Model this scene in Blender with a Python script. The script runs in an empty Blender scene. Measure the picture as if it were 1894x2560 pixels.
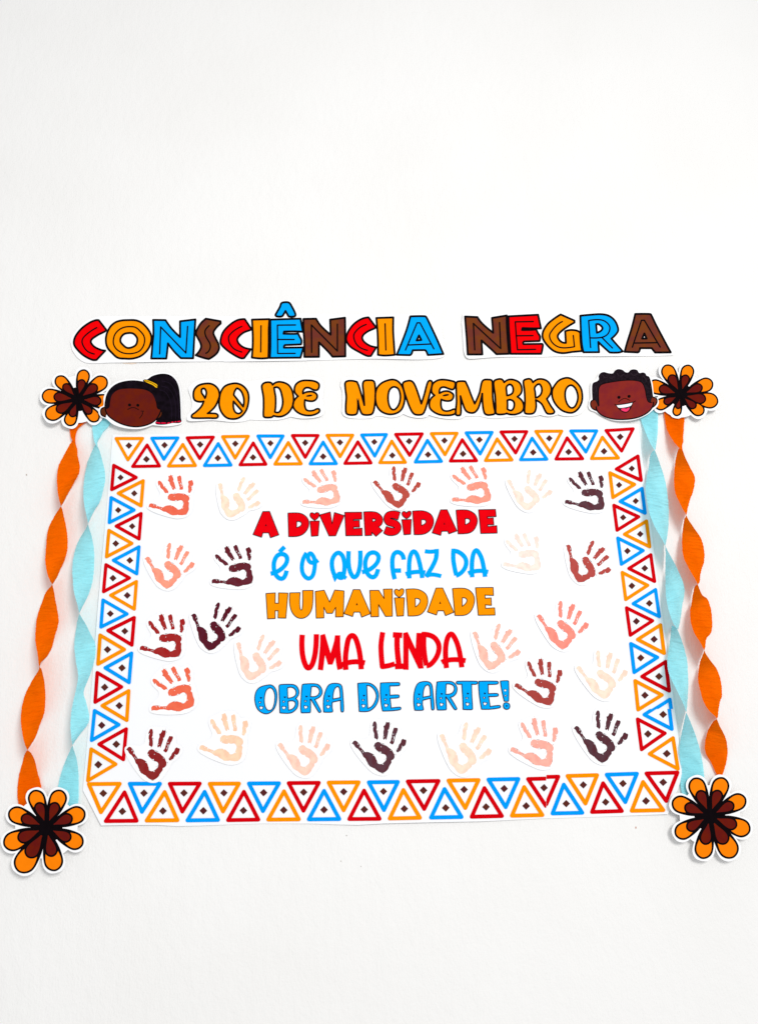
import bpy, bmesh, math, random
from mathutils import Vector, Matrix
from mathutils.geometry import delaunay_2d_cdt
import numpy as np
random.seed(7)
sc = bpy.context.scene
COL = sc.collection

# ------------------------------------------------------------------ camera
CAM = Vector((0.0, -1.5, 1.30))
F = 1912.0                                   # focal length in photo pixels (1894 x 2560 frame)
ROT = (Matrix.Rotation(math.radians(-0.667), 3, 'Z') @
       Matrix.Rotation(math.radians(90 + 16.603), 3, 'X') @
       Matrix.Rotation(math.radians(-1.298), 3, 'Z'))
cd = bpy.data.cameras.new('camera')
cam = bpy.data.objects.new('camera', cd)
COL.objects.link(cam)
cam.matrix_world = Matrix.Translation(CAM) @ ROT.to_4x4()
cd.sensor_fit = 'VERTICAL'
cd.sensor_height = 24.0
cd.lens = F / 2560.0 * 24.0
cd.clip_start = 0.02
cd.clip_end = 60
sc.camera = cam

# ------------------------------------------------------------------ light
world = bpy.data.worlds.new('World')
sc.world = world
world.use_nodes = True
bg = world.node_tree.nodes['Background']
bg.inputs['Color'].default_value = (0.98, 0.99, 1.0, 1)
bg.inputs['Strength'].default_value = 0.64
ld = bpy.data.lights.new('window_light', 'AREA')
ld.shape = 'RECTANGLE'
ld.size = 1.25
ld.size_y = 1.25
ld.energy = 52
ld.spread = math.radians(130)
ld.color = (1.0, 0.985, 0.96)
lamp = bpy.data.objects.new('window_light', ld)
COL.objects.link(lamp)
lamp.location = (1.4, -3.6, 2.65)
lamp.rotation_euler = (Vector((-0.8, 0, 1.3)) - Vector(lamp.location)).to_track_quat('-Z', 'Y').to_euler()
sc.view_settings.view_transform = 'Standard'
sc.view_settings.look = 'None'
sc.view_settings.exposure = 0.0
sc.view_settings.gamma = 1.0
LEVEL = 1.05                                 # diffuse light level used to turn seen colours into base colours

# ------------------------------------------------------------------ materials
def lin(c):
    c = c / 255.0
    return c / 12.92 if c <= 0.04045 else ((c + 0.055) / 1.055) ** 2.4

MATS = {}
def ink(rgb, var=0.05, scale=90.0, tint=None, rough=0.7, spec=0.02):
    key = (rgb, var, scale, tint)
    if key in MATS:
        return MATS[key]
    m = bpy.data.materials.new('ink_%d_%d_%d' % rgb)
    m.use_nodes = True
    nt = m.node_tree
    b = nt.nodes['Principled BSDF']
    base = [min(0.95, lin(c) / LEVEL) for c in rgb]
    other = [min(0.95, lin(c) / LEVEL) for c in tint] if tint else [min(0.95, c * (1 - var)) for c in base]
    tc = nt.nodes.new('ShaderNodeTexCoord')
    no = nt.nodes.new('ShaderNodeTexNoise')
    no.inputs['Scale'].default_value = scale
    no.inputs['Detail'].default_value = 4
    rp = nt.nodes.new('ShaderNodeValToRGB')
    rp.color_ramp.elements[0].position = 0.38
    rp.color_ramp.elements[1].position = 0.62
    rp.color_ramp.elements[0].color = (*base, 1)
    rp.color_ramp.elements[1].color = (*other, 1)
    nt.links.new(tc.outputs['Object'], no.inputs['Vector'])
    nt.links.new(no.outputs['Fac'], rp.inputs['Fac'])
    nt.links.new(rp.outputs['Color'], b.inputs['Base Color'])
    b.inputs['Roughness'].default_value = rough
    b.inputs['Specular IOR Level'].default_value = spec
    MATS[key] = m
    return m

def plain(name, col, rough=0.7, spec=0.15, bumps=()):
    m = bpy.data.materials.new(name)
    m.use_nodes = True
    nt = m.node_tree
    b = nt.nodes['Principled BSDF']
    b.inputs['Base Color'].default_value = (*col, 1)
    b.inputs['Roughness'].default_value = rough
    b.inputs['Specular IOR Level'].default_value = spec
    tc = nt.nodes.new('ShaderNodeTexCoord')
    prev = None
    for sx, sy, sz, detail, strength, dist in bumps:
        mp = nt.nodes.new('ShaderNodeMapping')
        mp.inputs['Scale'].default_value = (sx, sy, sz)
        no = nt.nodes.new('ShaderNodeTexNoise')
        no.inputs['Scale'].default_value = 1
        no.inputs['Detail'].default_value = detail
        bu = nt.nodes.new('ShaderNodeBump')
        bu.inputs['Strength'].default_value = strength
        bu.inputs['Distance'].default_value = dist
        nt.links.new(tc.outputs['Object'], mp.inputs['Vector'])
        nt.links.new(mp.outputs['Vector'], no.inputs['Vector'])
        nt.links.new(no.outputs['Fac'], bu.inputs['Height'])
        if prev:
            nt.links.new(prev.outputs['Normal'], bu.inputs['Normal'])
        prev = bu
    if prev:
        nt.links.new(prev.outputs['Normal'], b.inputs['Normal'])
    return m

def wall_material():
    m = plain('painted_plaster', (0.865, 0.857, 0.842), 0.75, 0.12,
              ((300, 300, 170, 3, 0.55, 0.0012), (60, 60, 36, 3, 0.45, 0.003), (7, 7, 5, 2, 0.25, 0.012)))
    nt = m.node_tree
    b = nt.nodes['Principled BSDF']
    tc = nt.nodes['Texture Coordinate']
    no = nt.nodes.new('ShaderNodeTexNoise')
    no.inputs['Scale'].default_value = 3.0
    no.inputs['Detail'].default_value = 6
    rp = nt.nodes.new('ShaderNodeValToRGB')
    rp.color_ramp.elements[0].position = 0.3
    rp.color_ramp.elements[0].color = (0.852, 0.844, 0.832, 1)
    rp.color_ramp.elements[1].position = 0.6
    rp.color_ramp.elements[1].color = (0.874, 0.868, 0.860, 1)
    # a few faint scuffs
    n2 = nt.nodes.new('ShaderNodeTexNoise')
    n2.inputs['Scale'].default_value = 11.0
    n2.inputs['Detail'].default_value = 8
    n2.inputs['Roughness'].default_value = 0.75
    r2 = nt.nodes.new('ShaderNodeValToRGB')
    r2.color_ramp.elements[0].position = 0.70
    r2.color_ramp.elements[0].color = (1, 1, 1, 1)
    r2.color_ramp.elements[1].position = 0.80
    r2.color_ramp.elements[1].color = (0.955, 0.95, 0.94, 1)
    mx = nt.nodes.new('ShaderNodeMix')
    mx.data_type = 'RGBA'
    mx.blend_type = 'MULTIPLY'
    mx.inputs[0].default_value = 1.0
    nt.links.new(tc.outputs['Object'], no.inputs['Vector'])
    nt.links.new(tc.outputs['Object'], n2.inputs['Vector'])
    nt.links.new(no.outputs['Fac'], rp.inputs['Fac'])
    nt.links.new(n2.outputs['Fac'], r2.inputs['Fac'])
    nt.links.new(rp.outputs['Color'], mx.inputs[6])
    nt.links.new(r2.outputs['Color'], mx.inputs[7])
    nt.links.new(mx.outputs[2], b.inputs['Base Color'])
    return m

def crepe(name, front, through, alpha):
    m = bpy.data.materials.new(name)
    m.use_nodes = True
    nt = m.node_tree
    nt.nodes.remove(nt.nodes['Principled BSDF'])
    out = nt.nodes['Material Output']
    N = nt.nodes.new
    uv = N('ShaderNodeUVMap')
    mp = N('ShaderNodeMapping')
    mp.inputs['Scale'].default_value = (2.2, 330, 1)
    no = N('ShaderNodeTexNoise')
    no.inputs['Scale'].default_value = 1
    no.inputs['Detail'].default_value = 5
    no.inputs['Distortion'].default_value = 0.6
    mp2 = N('ShaderNodeMapping')
    mp2.inputs['Scale'].default_value = (1.0, 60, 1)
    no2 = N('ShaderNodeTexNoise')
    no2.inputs['Scale'].default_value = 1
    no2.inputs['Detail'].default_value = 3
    b1 = N('ShaderNodeBump')
    b1.inputs['Strength'].default_value = 0.9
    b1.inputs['Distance'].default_value = 0.0018
    b2 = N('ShaderNodeBump')
    b2.inputs['Strength'].default_value = 0.9
    b2.inputs['Distance'].default_value = 0.005
    df = N('ShaderNodeBsdfDiffuse')
    tr = N('ShaderNodeBsdfTranslucent')
    tp = N('ShaderNodeBsdfTransparent')
    mx = N('ShaderNodeMixShader')
    mx2 = N('ShaderNodeMixShader')
    rp = N('ShaderNodeValToRGB')
    f = [min(.97, lin(c)) for c in front]
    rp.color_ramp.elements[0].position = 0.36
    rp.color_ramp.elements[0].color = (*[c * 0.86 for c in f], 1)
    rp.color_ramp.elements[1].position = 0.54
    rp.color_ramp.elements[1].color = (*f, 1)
    df.inputs['Roughness'].default_value = 0.4
    t = [lin(c) for c in through]
    tr.inputs['Color'].default_value = (*t, 1)
    tp.inputs['Color'].default_value = (*t, 1)
    mx.inputs['Fac'].default_value = 0.14
    mx2.inputs['Fac'].default_value = alpha
    L = nt.links.new
    L(uv.outputs['UV'], mp.inputs['Vector']); L(uv.outputs['UV'], mp2.inputs['Vector'])
    L(mp.outputs['Vector'], no.inputs['Vector']); L(mp2.outputs['Vector'], no2.inputs['Vector'])
    L(no.outputs['Fac'], b1.inputs['Height']); L(no2.outputs['Fac'], b2.inputs['Height'])
    L(b2.outputs['Normal'], b1.inputs['Normal'])
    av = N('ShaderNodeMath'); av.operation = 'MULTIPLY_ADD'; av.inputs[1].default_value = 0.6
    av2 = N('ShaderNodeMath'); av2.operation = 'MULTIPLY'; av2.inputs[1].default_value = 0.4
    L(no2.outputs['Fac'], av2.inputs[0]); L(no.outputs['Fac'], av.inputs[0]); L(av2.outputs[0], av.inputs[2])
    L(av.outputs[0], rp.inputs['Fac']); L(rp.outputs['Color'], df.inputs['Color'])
    L(b1.outputs['Normal'], df.inputs['Normal']); L(b1.outputs['Normal'], tr.inputs['Normal'])
    L(df.outputs['BSDF'], mx.inputs[1]); L(tr.outputs['BSDF'], mx.inputs[2])
    L(mx.outputs['Shader'], mx2.inputs[1]); L(tp.outputs['BSDF'], mx2.inputs[2])
    L(mx2.outputs['Shader'], out.inputs['Surface'])
    return m

WALL = wall_material()
PAPER = plain('white_printer_paper', (0.895, 0.90, 0.925), 0.6, 0.1, ((18, 18, 18, 2, 0.12, 0.004),))
CARD = plain('white_cutout_paper', (0.918, 0.92, 0.935), 0.6, 0.1, ((25, 25, 25, 2, 0.10, 0.003),))
BLACK = ink((14, 8, 12), 0.2)
NAVY = ink((16, 24, 66), 0.1)
THIN = ink((56, 10, 22), 0.1)
RED_T = ink((236, 0, 14), 0.08)
RED = ink((214, 0, 12), 0.08)
REDL = ink((246, 0, 6), 0.06)
BLUE = ink((0, 156, 250), 0.05)
BLUEL = ink((0, 170, 255), 0.05)
ORANGE = ink((255, 148, 0), 0.05)
ORANGEL = ink((255, 150, 0), 0.05)
BROWN = ink((118, 60, 24), 0.1, 45.0, (110, 50, 40))
DIAM = ink((92, 44, 32), 0.1, 120.0, (86, 36, 40))
TRI = {'o': ORANGE, 'b': BLUE, 'r': RED}
LET = {'o': ORANGEL, 'b': BLUEL, 'r': REDL, 'n': BROWN}

# ------------------------------------------------------------------ 2-D tools (photo pixels -> wall)
def at(px, py, dep=0.0):
    v = ROT @ Vector(((px - 947.0) / F, -(py - 1280.0) / F, -1.0))
    t = (-dep - CAM.y) / v.y
    p = CAM + v * t
    return p.x, p.z

class Z:
    """reader for points noted in an enlargement of the photograph: x,y smooth point, x,y! corner"""
    def __init__(s, ox, oy, k): s.o = (ox, oy); s.k = k
    def pt(s, x, y): return (s.o[0] + x / s.k, s.o[1] + y / s.k)
    def raw(s, txt, corner=False):
        r = []
        for w in txt.split():
            c = corner or w.endswith('!')
            x, y = w.rstrip('!').split(',')
            r.append((*s.pt(float(x), float(y)), c))
        return r
    def __call__(s, txt, closed=True, step=2.6, corner=False, move=(0, 0)):
        r = s.raw(txt, corner)
        if move != (0, 0):
            r = [(a + move[0] / s.k, b + move[1] / s.k, c) for a, b, c in r]
        return smooth(r, closed, step)

def smooth(P, closed=True, step=2.6):
    n = len(P); out = []
    m = n if closed else n - 1
    def tan(i, seg):
        if P[i][2] or (not closed and i in (0, n - 1)): return None
        a, b = P[(i - 1) % n], P[(i + 1) % n]
        dx, dy = b[0] - a[0], b[1] - a[1]
        l = math.hypot(dx, dy) or 1
        return dx / l * seg, dy / l * seg
    for i in range(m):
        a, b = P[i], P[(i + 1) % n]
        dx, dy = b[0] - a[0], b[1] - a[1]
        seg = math.hypot(dx, dy)
        ta, tb = tan(i, seg), tan((i + 1) % n, seg)
        if ta is None and tb is None:
            out.append((a[0], a[1])); continue
        if ta is None: ta = (dx, dy) if tb is None else (2 * dx - (dx + tb[0]) / 2 - dx / 2, 2 * dy - (dy + tb[1]) / 2 - dy / 2)
        if tb is None: tb = (2 * dx - (dx + ta[0]) / 2 - dx / 2, 2 * dy - (dy + ta[1]) / 2 - dy / 2)
        k = max(2, min(10, int(seg / step)))
        for j in range(k):
            t = j / k
            h1 = 2 * t**3 - 3 * t**2 + 1; h2 = t**3 - 2 * t**2 + t
            h3 = -2 * t**3 + 3 * t**2; h4 = t**3 - t**2
            out.append((h1 * a[0] + h2 * ta[0] + h3 * b[0] + h4 * tb[0], h1 * a[1] + h2 * ta[1] + h3 * b[1] + h4 * tb[1]))
    if not closed: out.append((P[-1][0], P[-1][1]))
    return out

def offset_side(pts, d, closed, rnd=True):
    """points of pts moved d to their left (image y down); round on convex corners, mitre on concave ones"""
    n = len(pts); out = []
    for i in range(n):
        p = pts[i]
        if closed or 0 < i < n - 1:
            a, b = pts[(i - 1) % n], pts[(i + 1) % n]
        elif i == 0: a, b = None, pts[1]
        else: a, b = pts[-2], None
        def nor(u, v):
            dx, dy = v[0] - u[0], v[1] - u[1]; l = math.hypot(dx, dy) or 1e-9
            return (dy / l, -dx / l)
        if a is None: n0 = n1 = nor(p, b)
        elif b is None: n0 = n1 = nor(a, p)
        else: n0, n1 = nor(a, p), nor(p, b)
        dot = max(-1, min(1, n0[0] * n1[0] + n0[1] * n1[1]))
        cr = n0[0] * n1[1] - n0[1] * n1[0]
        ang = math.acos(dot)
        if ang < 0.25:
            mx, my = n0[0] + n1[0], n0[1] + n1[1]; l = math.hypot(mx, my)
            out.append((p[0] + mx / l * d, p[1] + my / l * d)); continue
        if cr * d > 0 and rnd:                       # turning away: round joint
            k = max(2, int(ang / 0.35)); a0 = math.atan2(n0[1], n0[0]); s = 1 if cr > 0 else -1
            for j in range(k + 1):
                t = a0 + s * ang * j / k
                out.append((p[0] + math.cos(t) * d, p[1] + math.sin(t) * d))
        else:
            c = max(0.30, math.cos(ang / 2)); mx, my = n0[0] + n1[0], n0[1] + n1[1]; l = math.hypot(mx, my) or 1
            out.append((p[0] + mx / l * d / c, p[1] + my / l * d / c))
    return out

def stroke(pts, w, closed=False, rnd=True, cap='flat'):
    """-> (positives, holes)"""
    if closed:
        A = offset_side(pts, w / 2, True, rnd); B = offset_side(pts, -w / 2, True, rnd)
        def area(q): return abs(sum(q[i][0] * q[(i + 1) % len(q)][1] - q[(i + 1) % len(q)][0] * q[i][1] for i in range(len(q))))
        return ([A], [B]) if area(A) > area(B) else ([B], [A])
    A = offset_side(pts, w / 2, False, rnd); B = offset_side(pts, -w / 2, False, rnd)[::-1]
    capb = []; capa = []
    if cap == 'round':
        for (p, q, dst) in ((pts[-1], A[-1], capb), (pts[0], B[-1], capa)):
            a0 = math.atan2(q[1] - p[1], q[0] - p[0])
            for j in range(1, 6):
                t = a0 + math.pi * j / 6
                dst.append((p[0] + math.cos(t) * w / 2, p[1] + math.sin(t) * w / 2))
    return ([A + capb + B + capa], [])

def disc(c, r, n=14): return [(c[0] + r * math.cos(6.28318 * i / n), c[1] + r * math.sin(6.28318 * i / n)) for i in range(n)]

def inside(P, poly):
    """non-zero winding test of points P (n,2)"""
    q = np.array(poly); a = q; b = np.roll(q, -1, axis=0)
    x = P[:, 0][:, None]; y = P[:, 1][:, None]
    up = (a[:, 1] <= y) & (b[:, 1] > y); dn = (a[:, 1] > y) & (b[:, 1] <= y)
    cr = (b[:, 0] - a[:, 0]) * (y - a[:, 1]) - (x - a[:, 0]) * (b[:, 1] - a[:, 1])
    return (((up & (cr > 0)).sum(1) - (dn & (cr < 0)).sum(1)) != 0)

def fill(pos, holes=(), grid=0.0):
    """union(pos) - union(holes), all in millimetres -> verts, tris, boundary edges"""
    V, E = [], []
    for poly in list(pos) + list(holes):
        b = len(V)
        for p in poly: V.append(Vector(p))
        n = len(poly)
        E += [(b + i, b + (i + 1) % n) for i in range(n)]
    if grid > 0:
        xs = [v.x for v in V]; ys = [v.y for v in V]
        i0, i1 = int(min(xs) // grid), int(max(xs) // grid) + 1
        j0, j1 = int(min(ys) // grid), int(max(ys) // grid) + 1
        for i in range(i0, i1 + 1):
            for j in range(j0, j1 + 1):
                V.append(Vector((i * grid + 0.013, j * grid + 0.017)))
    v, e, f, *_ = delaunay_2d_cdt(V, E, [], 0, 1e-4)
    f = [t for t in f if len(t) == 3]
    if not f: return [], [], []
    va = np.array([(p.x, p.y) for p in v])
    T = np.array(f)
    c = va[T].mean(1)
    keep = np.zeros(len(T), bool)
    for p in pos: keep |= inside(c, p)
    for h in holes: keep &= ~inside(c, h)
    T = T[keep]
    used = {}; verts = []; tris = []
    for t in T:
        tri = []
        for i in t:
            i = int(i)
            if i not in used: used[i] = len(verts); verts.append((va[i, 0], va[i, 1]))
            tri.append(used[i])
        a, b2, c2 = (verts[k] for k in tri)
        if (b2[0] - a[0]) * (c2[1] - a[1]) - (b2[1] - a[1]) * (c2[0] - a[0]) < 0: tri = [tri[0], tri[2], tri[1]]
        tris.append(tri)
    cnt = {}
    for t in tris:
        for k in range(3):
            e2 = (t[k], t[(k + 1) % 3]); cnt[tuple(sorted(e2))] = cnt.get(tuple(sorted(e2)), []) + [e2]
    bd = [x[0] for x in cnt.values() if len(x) == 1]
    return verts, tris, bd

def mesh(name, pos, holes, depth, thick=0.0, grid=0.0, origin=(0, 0, 0)):
    """pos/holes in wall metres (x,z); depth(x,z) metres in front of the wall"""
    def mm(P):
        P = [(p[0] * 1000, p[1] * 1000) for p in P]
        if grid <= 0: return P
        out = []
        for i, a in enumerate(P):
            b = P[(i + 1) % len(P)]
            n = max(1, math.ceil(math.hypot(b[0] - a[0], b[1] - a[1]) / grid))
            out += [(a[0] + (b[0] - a[0]) * j / n, a[1] + (b[1] - a[1]) * j / n) for j in range(n)]
        return out
    v, t, bd = fill([mm(p) for p in pos], [mm(h) for h in holes], grid)
    me = bpy.data.meshes.new(name)
    if not callable(depth): depth = (lambda d: (lambda x, z: d))(depth)
    ox, oy, oz = origin
    vv = [(x / 1000 - ox, -depth(x / 1000, y / 1000) - oy, y / 1000 - oz) for x, y in v]
    ff = list(t)
    nflat = len(ff)
    if thick > 0:
        for a, b in bd:
            k = len(vv)
            for i in (a, b): vv.append(vv[i])
            for i in (b, a): vv.append((vv[i][0], vv[i][1] + thick, vv[i][2]))
            ff.append([k + 1, k, k + 3, k + 2])
    me.from_pydata(vv, [], [list(map(int, q)) for q in ff])
    if grid > 0:
        me.polygons.foreach_set('use_smooth', [i < nflat for i in range(len(me.polygons))])
    me.update()
    return me

def link(name, me, mat, parent=None):
    o = bpy.data.objects.new(name, me)
    COL.objects.link(o)
    if mat is not None:
        me.materials.clear(); me.materials.append(mat)
    if parent is not None: o.parent = parent
    return o

def thing(name, label, cat, loc, group=None):
    o = bpy.data.objects.new(name, None)
    COL.objects.link(o)
    o.empty_display_size = 0.03
    o.location = loc
    o['label'] = label; o['category'] = cat
    if group: o['group'] = group
    return o

class Board:
    """a thing made of paper: turns pixel contours into child meshes that follow the paper's own curl"""
    def __init__(s, root, base, warp=None, grid=0.0, mean=0.0):
        s.mean = mean; s.root = root; s.base = base; s.warp = warp or (lambda x, z: 0.0); s.grid = grid
        s.o = tuple(root.location)
    def wall(s, poly): return [at(p[0], p[1], s.base + s.mean) for p in poly]
    def add(s, name, pos, holes, mat, up, parent=None, thick=0.0):
        me = mesh(name, [s.wall(p) for p in pos], [s.wall(h) for h in holes],
                  lambda x, z: s.base + up + s.warp(x, z), thick, s.grid, s.o)
        return link(name, me, mat, parent or s.root)

# ------------------------------------------------------------------ the wall
me = bpy.data.meshes.new('wall')
me.from_pydata([(-5, 0, -3), (5, 0, -3), (5, 0, 7), (-5, 0, 7)], [], [(0, 1, 2, 3)])
wall = link('wall', me, WALL)
wall['kind'] = 'structure'

for mx_, my_, mr, mc in ((1588, 2069, 2.4, (214, 160, 142)), (866, 2089, 1.6, (186, 182, 176)), (852, 2153, 1.5, (200, 196, 190)), (902, 2166, 1.4, (200, 196, 190)), (67, 1187, 1.9, (200, 190, 182))):
    ring = [(mx_ + mr * random.uniform(.6, 1.3) * math.cos(t * .785), my_ + mr * random.uniform(.8, 1.6) * math.sin(t * .785)) for t in range(8)]
    link('wall_mark', mesh('wall_mark', [[at(*p) for p in ring]], [], 0.0003), ink(mc, .2), wall)
link('tape_stain', mesh('tape_stain', [[at(*p) for p in R0]], [], 0.0003), ink((250, 232, 214), .03), wall) if (R0 := [(305, 905), (322, 903), (340, 904), (342, 909), (330, 911), (308, 909)]) else None
def sstep(a, b, x):
    t = max(0.0, min(1.0, (x - a) / (b - a))); return t * t * (3 - 2 * t)

MM = 0.001

# ------------------------------------------------------------------ poster: sheets, border, slogan
PX0, PX1 = at(283, 1088)[0], at(1592, 1062)[0]
PZ1 = at(283, 1088)[1]
PZ0 = at(960, 2058)[1]
def poster_warp(x, z):
    lo = sstep(PZ0 + 0.07, PZ0, z) * (2.2 + 1.8 * math.sin(x * 11 + 0.7)) * MM
    le = sstep(PX0 + 0.06, PX0, x) * (2.4 + 1.3 * math.sin(z * 13)) * MM
    ri = sstep(PX1 - 0.06, PX1, x) * (2.4 + 1.3 * math.sin(z * 10 + 1)) * MM
    return lo + le + ri
proot = thing('poster', 'large white poster of joined paper sheets with triangle border and coloured Portuguese slogan', 'poster',
              (at(950, 1560)[0], 0, at(950, 1560)[1]))
PB = Board(proot, 1.2 * MM, poster_warp, 14.0)
outline_px = [(283, 1088), (700, 1080), (1150, 1071), (1592, 1062), (1618, 1262), (1660, 1590), (1704, 1935), (1690, 1975), (1672, 2021), (1666, 2035),
              (1520, 2041), (1371, 2046), (1360, 2046), (1202, 2053), (1081, 2055), (960, 2058), (895, 2062), (840, 2061), (781, 2059), (652, 2059),
              (580, 2061), (500, 2064), (442, 2065), (395, 2062), (320, 2062), (256, 2063), (232, 2018), (209, 1976), (246, 1532)]
OUT = [at(*p) for p in outline_px]
def clip(poly, axis, val, sign):
    out = []; n = len(poly)
    for i in range(n):
        a, b = poly[i], poly[(i + 1) % n]
        da, db = (a[axis] - val) * sign, (b[axis] - val) * sign
        if da >= 0: out.append(a)
        if (da >= 0) != (db >= 0):
            t = da / (da - db); out.append((a[0] + (b[0] - a[0]) * t, a[1] + (b[1] - a[1]) * t))
    return out
cx = [-9, at(614, 1600)[0], at(972, 1600)[0], at(1333, 1600)[0], 9]
cz = [9, at(950, 1302)[1], at(950, 1541)[1], at(950, 1788)[1], -9]
for r in range(4):
    for c in range(4):
        jx = random.uniform(-1, 1) * MM; lap = 5 * MM
        q = clip(OUT, 0, cx[c] + (jx if c else 0), 1)
        q = clip(q, 0, cx[c + 1] + lap, -1)
        q = clip(q, 1, cz[r], -1)
        q = clip(q, 1, cz[r + 1] - lap, 1)
        lvl = (r % 2) * 2 + (c % 2)
        me = mesh('sheet', [q], [], (lambda lv: (lambda x, z: 0.0005 + 0.00011 * lv + poster_warp(x, z)))(lvl), 0.00016, 14.0, tuple(proot.location))
        link('sheet', me, PAPER, proot)

TRIW = 7.8
def tri_px(z, a, b, c): return [z.pt(*a), z.pt(*b), z.pt(*c)]
def add_triangle(col, P, w=TRIW, cut=None):
    cyx = sum(p[0] for p in P) / 3, sum(p[1] for p in P) / 3
    P = [(p[0] + (p[0] - cyx[0]) * random.uniform(-.004, .004), p[1]) for p in P]
    pos, hol = stroke(P, w, True)
    if cut:
        axis, val, mv = cut
        mvp = lambda q: [(p[0] + mv[0], p[1] + mv[1]) for p in q]
        pos = [clip(pos[0], axis, val, -1), mvp(clip(pos[0], axis, val, 1))]
        hol = [clip(hol[0], axis, val, -1), mvp(clip(hol[0], axis, val, 1))]
        hol = [h for h in hol if len(h) > 2]
    t = PB.add('triangle', pos, hol, TRI[col], 0.30 * MM)
    s = math.hypot(P[0][0] - P[1][0], P[0][1] - P[1][1]) * 0.128
    a0 = random.uniform(-0.05, 0.05)
    d = [(cyx[0] + s * math.cos(a0 + i * math.pi / 2), cyx[1] + s * 0.98 * math.sin(a0 + i * math.pi / 2)) for i in range(4)]
    PB.add('diamond', [d], [], DIAM, 0.32 * MM, t)

def tri_list(z, txt):
    """col x,y x,y x,y ; ..."""
    for item in txt.split(';'):
        w = item.split()
        if not w: continue
        add_triangle(w[0], [z.pt(*map(float, q.split(','))) for q in w[1:4]])
K = 4.13
ZT = [Z(260, 1050, K), Z(640, 1050, K), Z(1020, 1050, K), Z(1300, 1050, K)]
# upper edge, points down then points up
tri_list(ZT[0], 'o 130,195 400,190 250,412; b 495,188 765,185 620,405; r 860,184 1130,177 990,398; o 1225,172 1490,168 1355,392; r 298,480 575,475 447,258; o 668,475 945,470 815,252; b 1038,470 1312,465 1180,243; r 1405,462 1672,457 1541,237')
tri_list(ZT[1], 'b 20,165 280,165 148,388; r 375,160 640,160 508,385; o 733,158 998,157 868,378; b 1090,155 1345,150 1225,372; r 1440,148 1714,143 1585,365; o 195,455 467,452 333,232; b 558,452 828,450 692,228; r 917,448 1187,443 1050,225; o 1277,440 1540,437 1400,218')
tri_list(ZT[2], 'o 238,140 503,137 380,358; b 597,132 865,128 742,350; r 957,123 1222,120 1108,340; o 1315,117 1583,115 1465,335; b 73,433 343,427 198,210; r 435,423 705,420 557,203; o 797,418 1070,412 917,195; b 1158,410 1430,405 1277,187')
tri_list(ZT[3], 'b 520,113 787,112 676,330; r 882,108 1157,97 1043,322; r 367,403 642,400 482,184; o 733,398 1010,393 845,177')
# lower edge
_old = add_triangle
def add_triangle(col, P, w=9.9, cut=None): _old(col, P, w, cut)
ZB = [Z(200, 1940, K), Z(580, 1940, K), Z(960, 1930, K), Z(1320, 1910, K)]
tri_list(ZB[0], 'o 97,83 412,80 225,372; b 515,80 828,80 645,368; r 928,80 1237,78 1060,366; o 1340,80 1642,78 1478,365; r 277,463 592,460 462,168; o 695,458 1010,455 876,165; b 1113,457 1427,453 1288,163; r 1530,455 1842,450 1693,162')
tri_list(ZB[1], 'b 175,77 485,75 320,362; r 585,73 895,70 738,358; o 997,68 1307,65 1152,353; b 1410,65 1710,61 1567,350; o 375,450 690,447 537,158; b 793,447 1107,443 950,153; r 1210,443 1522,440 1362,150')
tri_list(ZB[2], 'r 243,97 560,92 412,380; o 663,88 973,83 835,370; b 1075,78 1383,72 1252,362; o 57,478 367,470 198,185; b 482,468 795,462 622,175; r 900,460 1212,453 1033,165; o 1315,450 1630,444 1443,155')
tri_list(ZB[3], 'o 403,123 708,115 588,408; b 808,110 1118,100 998,393; r 1217,97 1530,88 1415,380; b 248,510 555,503 365,213; r 655,495 962,485 770,198; o 1063,482 1385,475 1182,185')
_old('r', [ZB[3].pt(-3, 155), ZB[3].pt(305, 147), ZB[3].pt(180, 433)], 9.9, (0, 1364.2, (0.8, -4.0)))
# side columns
S5 = 851 / 160
def add_triangle(col, P, w=8.5, cut=None): _old(col, P, w, cut)
ZL = [Z(230, 1140, S5), Z(200, 1540, S5)]
tri_list(ZL[0], 'r 295,128 268,448 590,285; b 260,557 237,887 562,718; o 232,993 203,1343 532,1162; r 195,1450 165,1808 500,1622; b 157,1920 130,2276 468,2100; o 683,330 655,662 355,497; r 655,765 628,1102 327,935; b 627,1208 598,1565 292,1390; o 593,1670 565,2035 257,1855')
ZR = [Z(1500, 1120, S5), Z(1550, 1530, S5)]
tri_list(ZR[0], 'r 490,115 535,435 210,280; b 545,543 588,868 262,710; o 607,975 650,1315 318,1147; r 665,1422 715,1775 377,1602; b 728,1885 776,2243 435,2070; o 125,330 165,658 448,488; r 178,762 220,1093 503,917; b 230,1198 278,1545 563,1365; o 288,1655 335,2015 625,1827; r 345,2125 396,2489 688,2298')
def add_triangle(col, P, w=9.1, cut=None): _old(col, P, w, cut)
tri_list(ZL[1], 'r 723,22 692,385 382,195; o 278,258 248,640 592,445; b 688,495 655,883 342,690; r 238,755 208,1145 555,943; o 650,995 625,1387 300,1193; b 200,1260 160,1653 520,1445; r 618,1502 580,1908 258,1705; o 155,1770 112,2187 478,1970')
tri_list(ZR[1], 'o 525,175 573,550 228,365; b 137,422 182,802 485,605; r 592,663 638,1050 285,858; o 193,915 234,1300 543,1105; r 227,1425 280,1828 583,1612; o 688,1675 753,2085 385,1887')
_old('b', [ZR[1].pt(645, 1165), ZR[1].pt(695, 1557), ZR[1].pt(338, 1365)], 9.1, (1, 1772.5, (-4.3, 0)))

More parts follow.
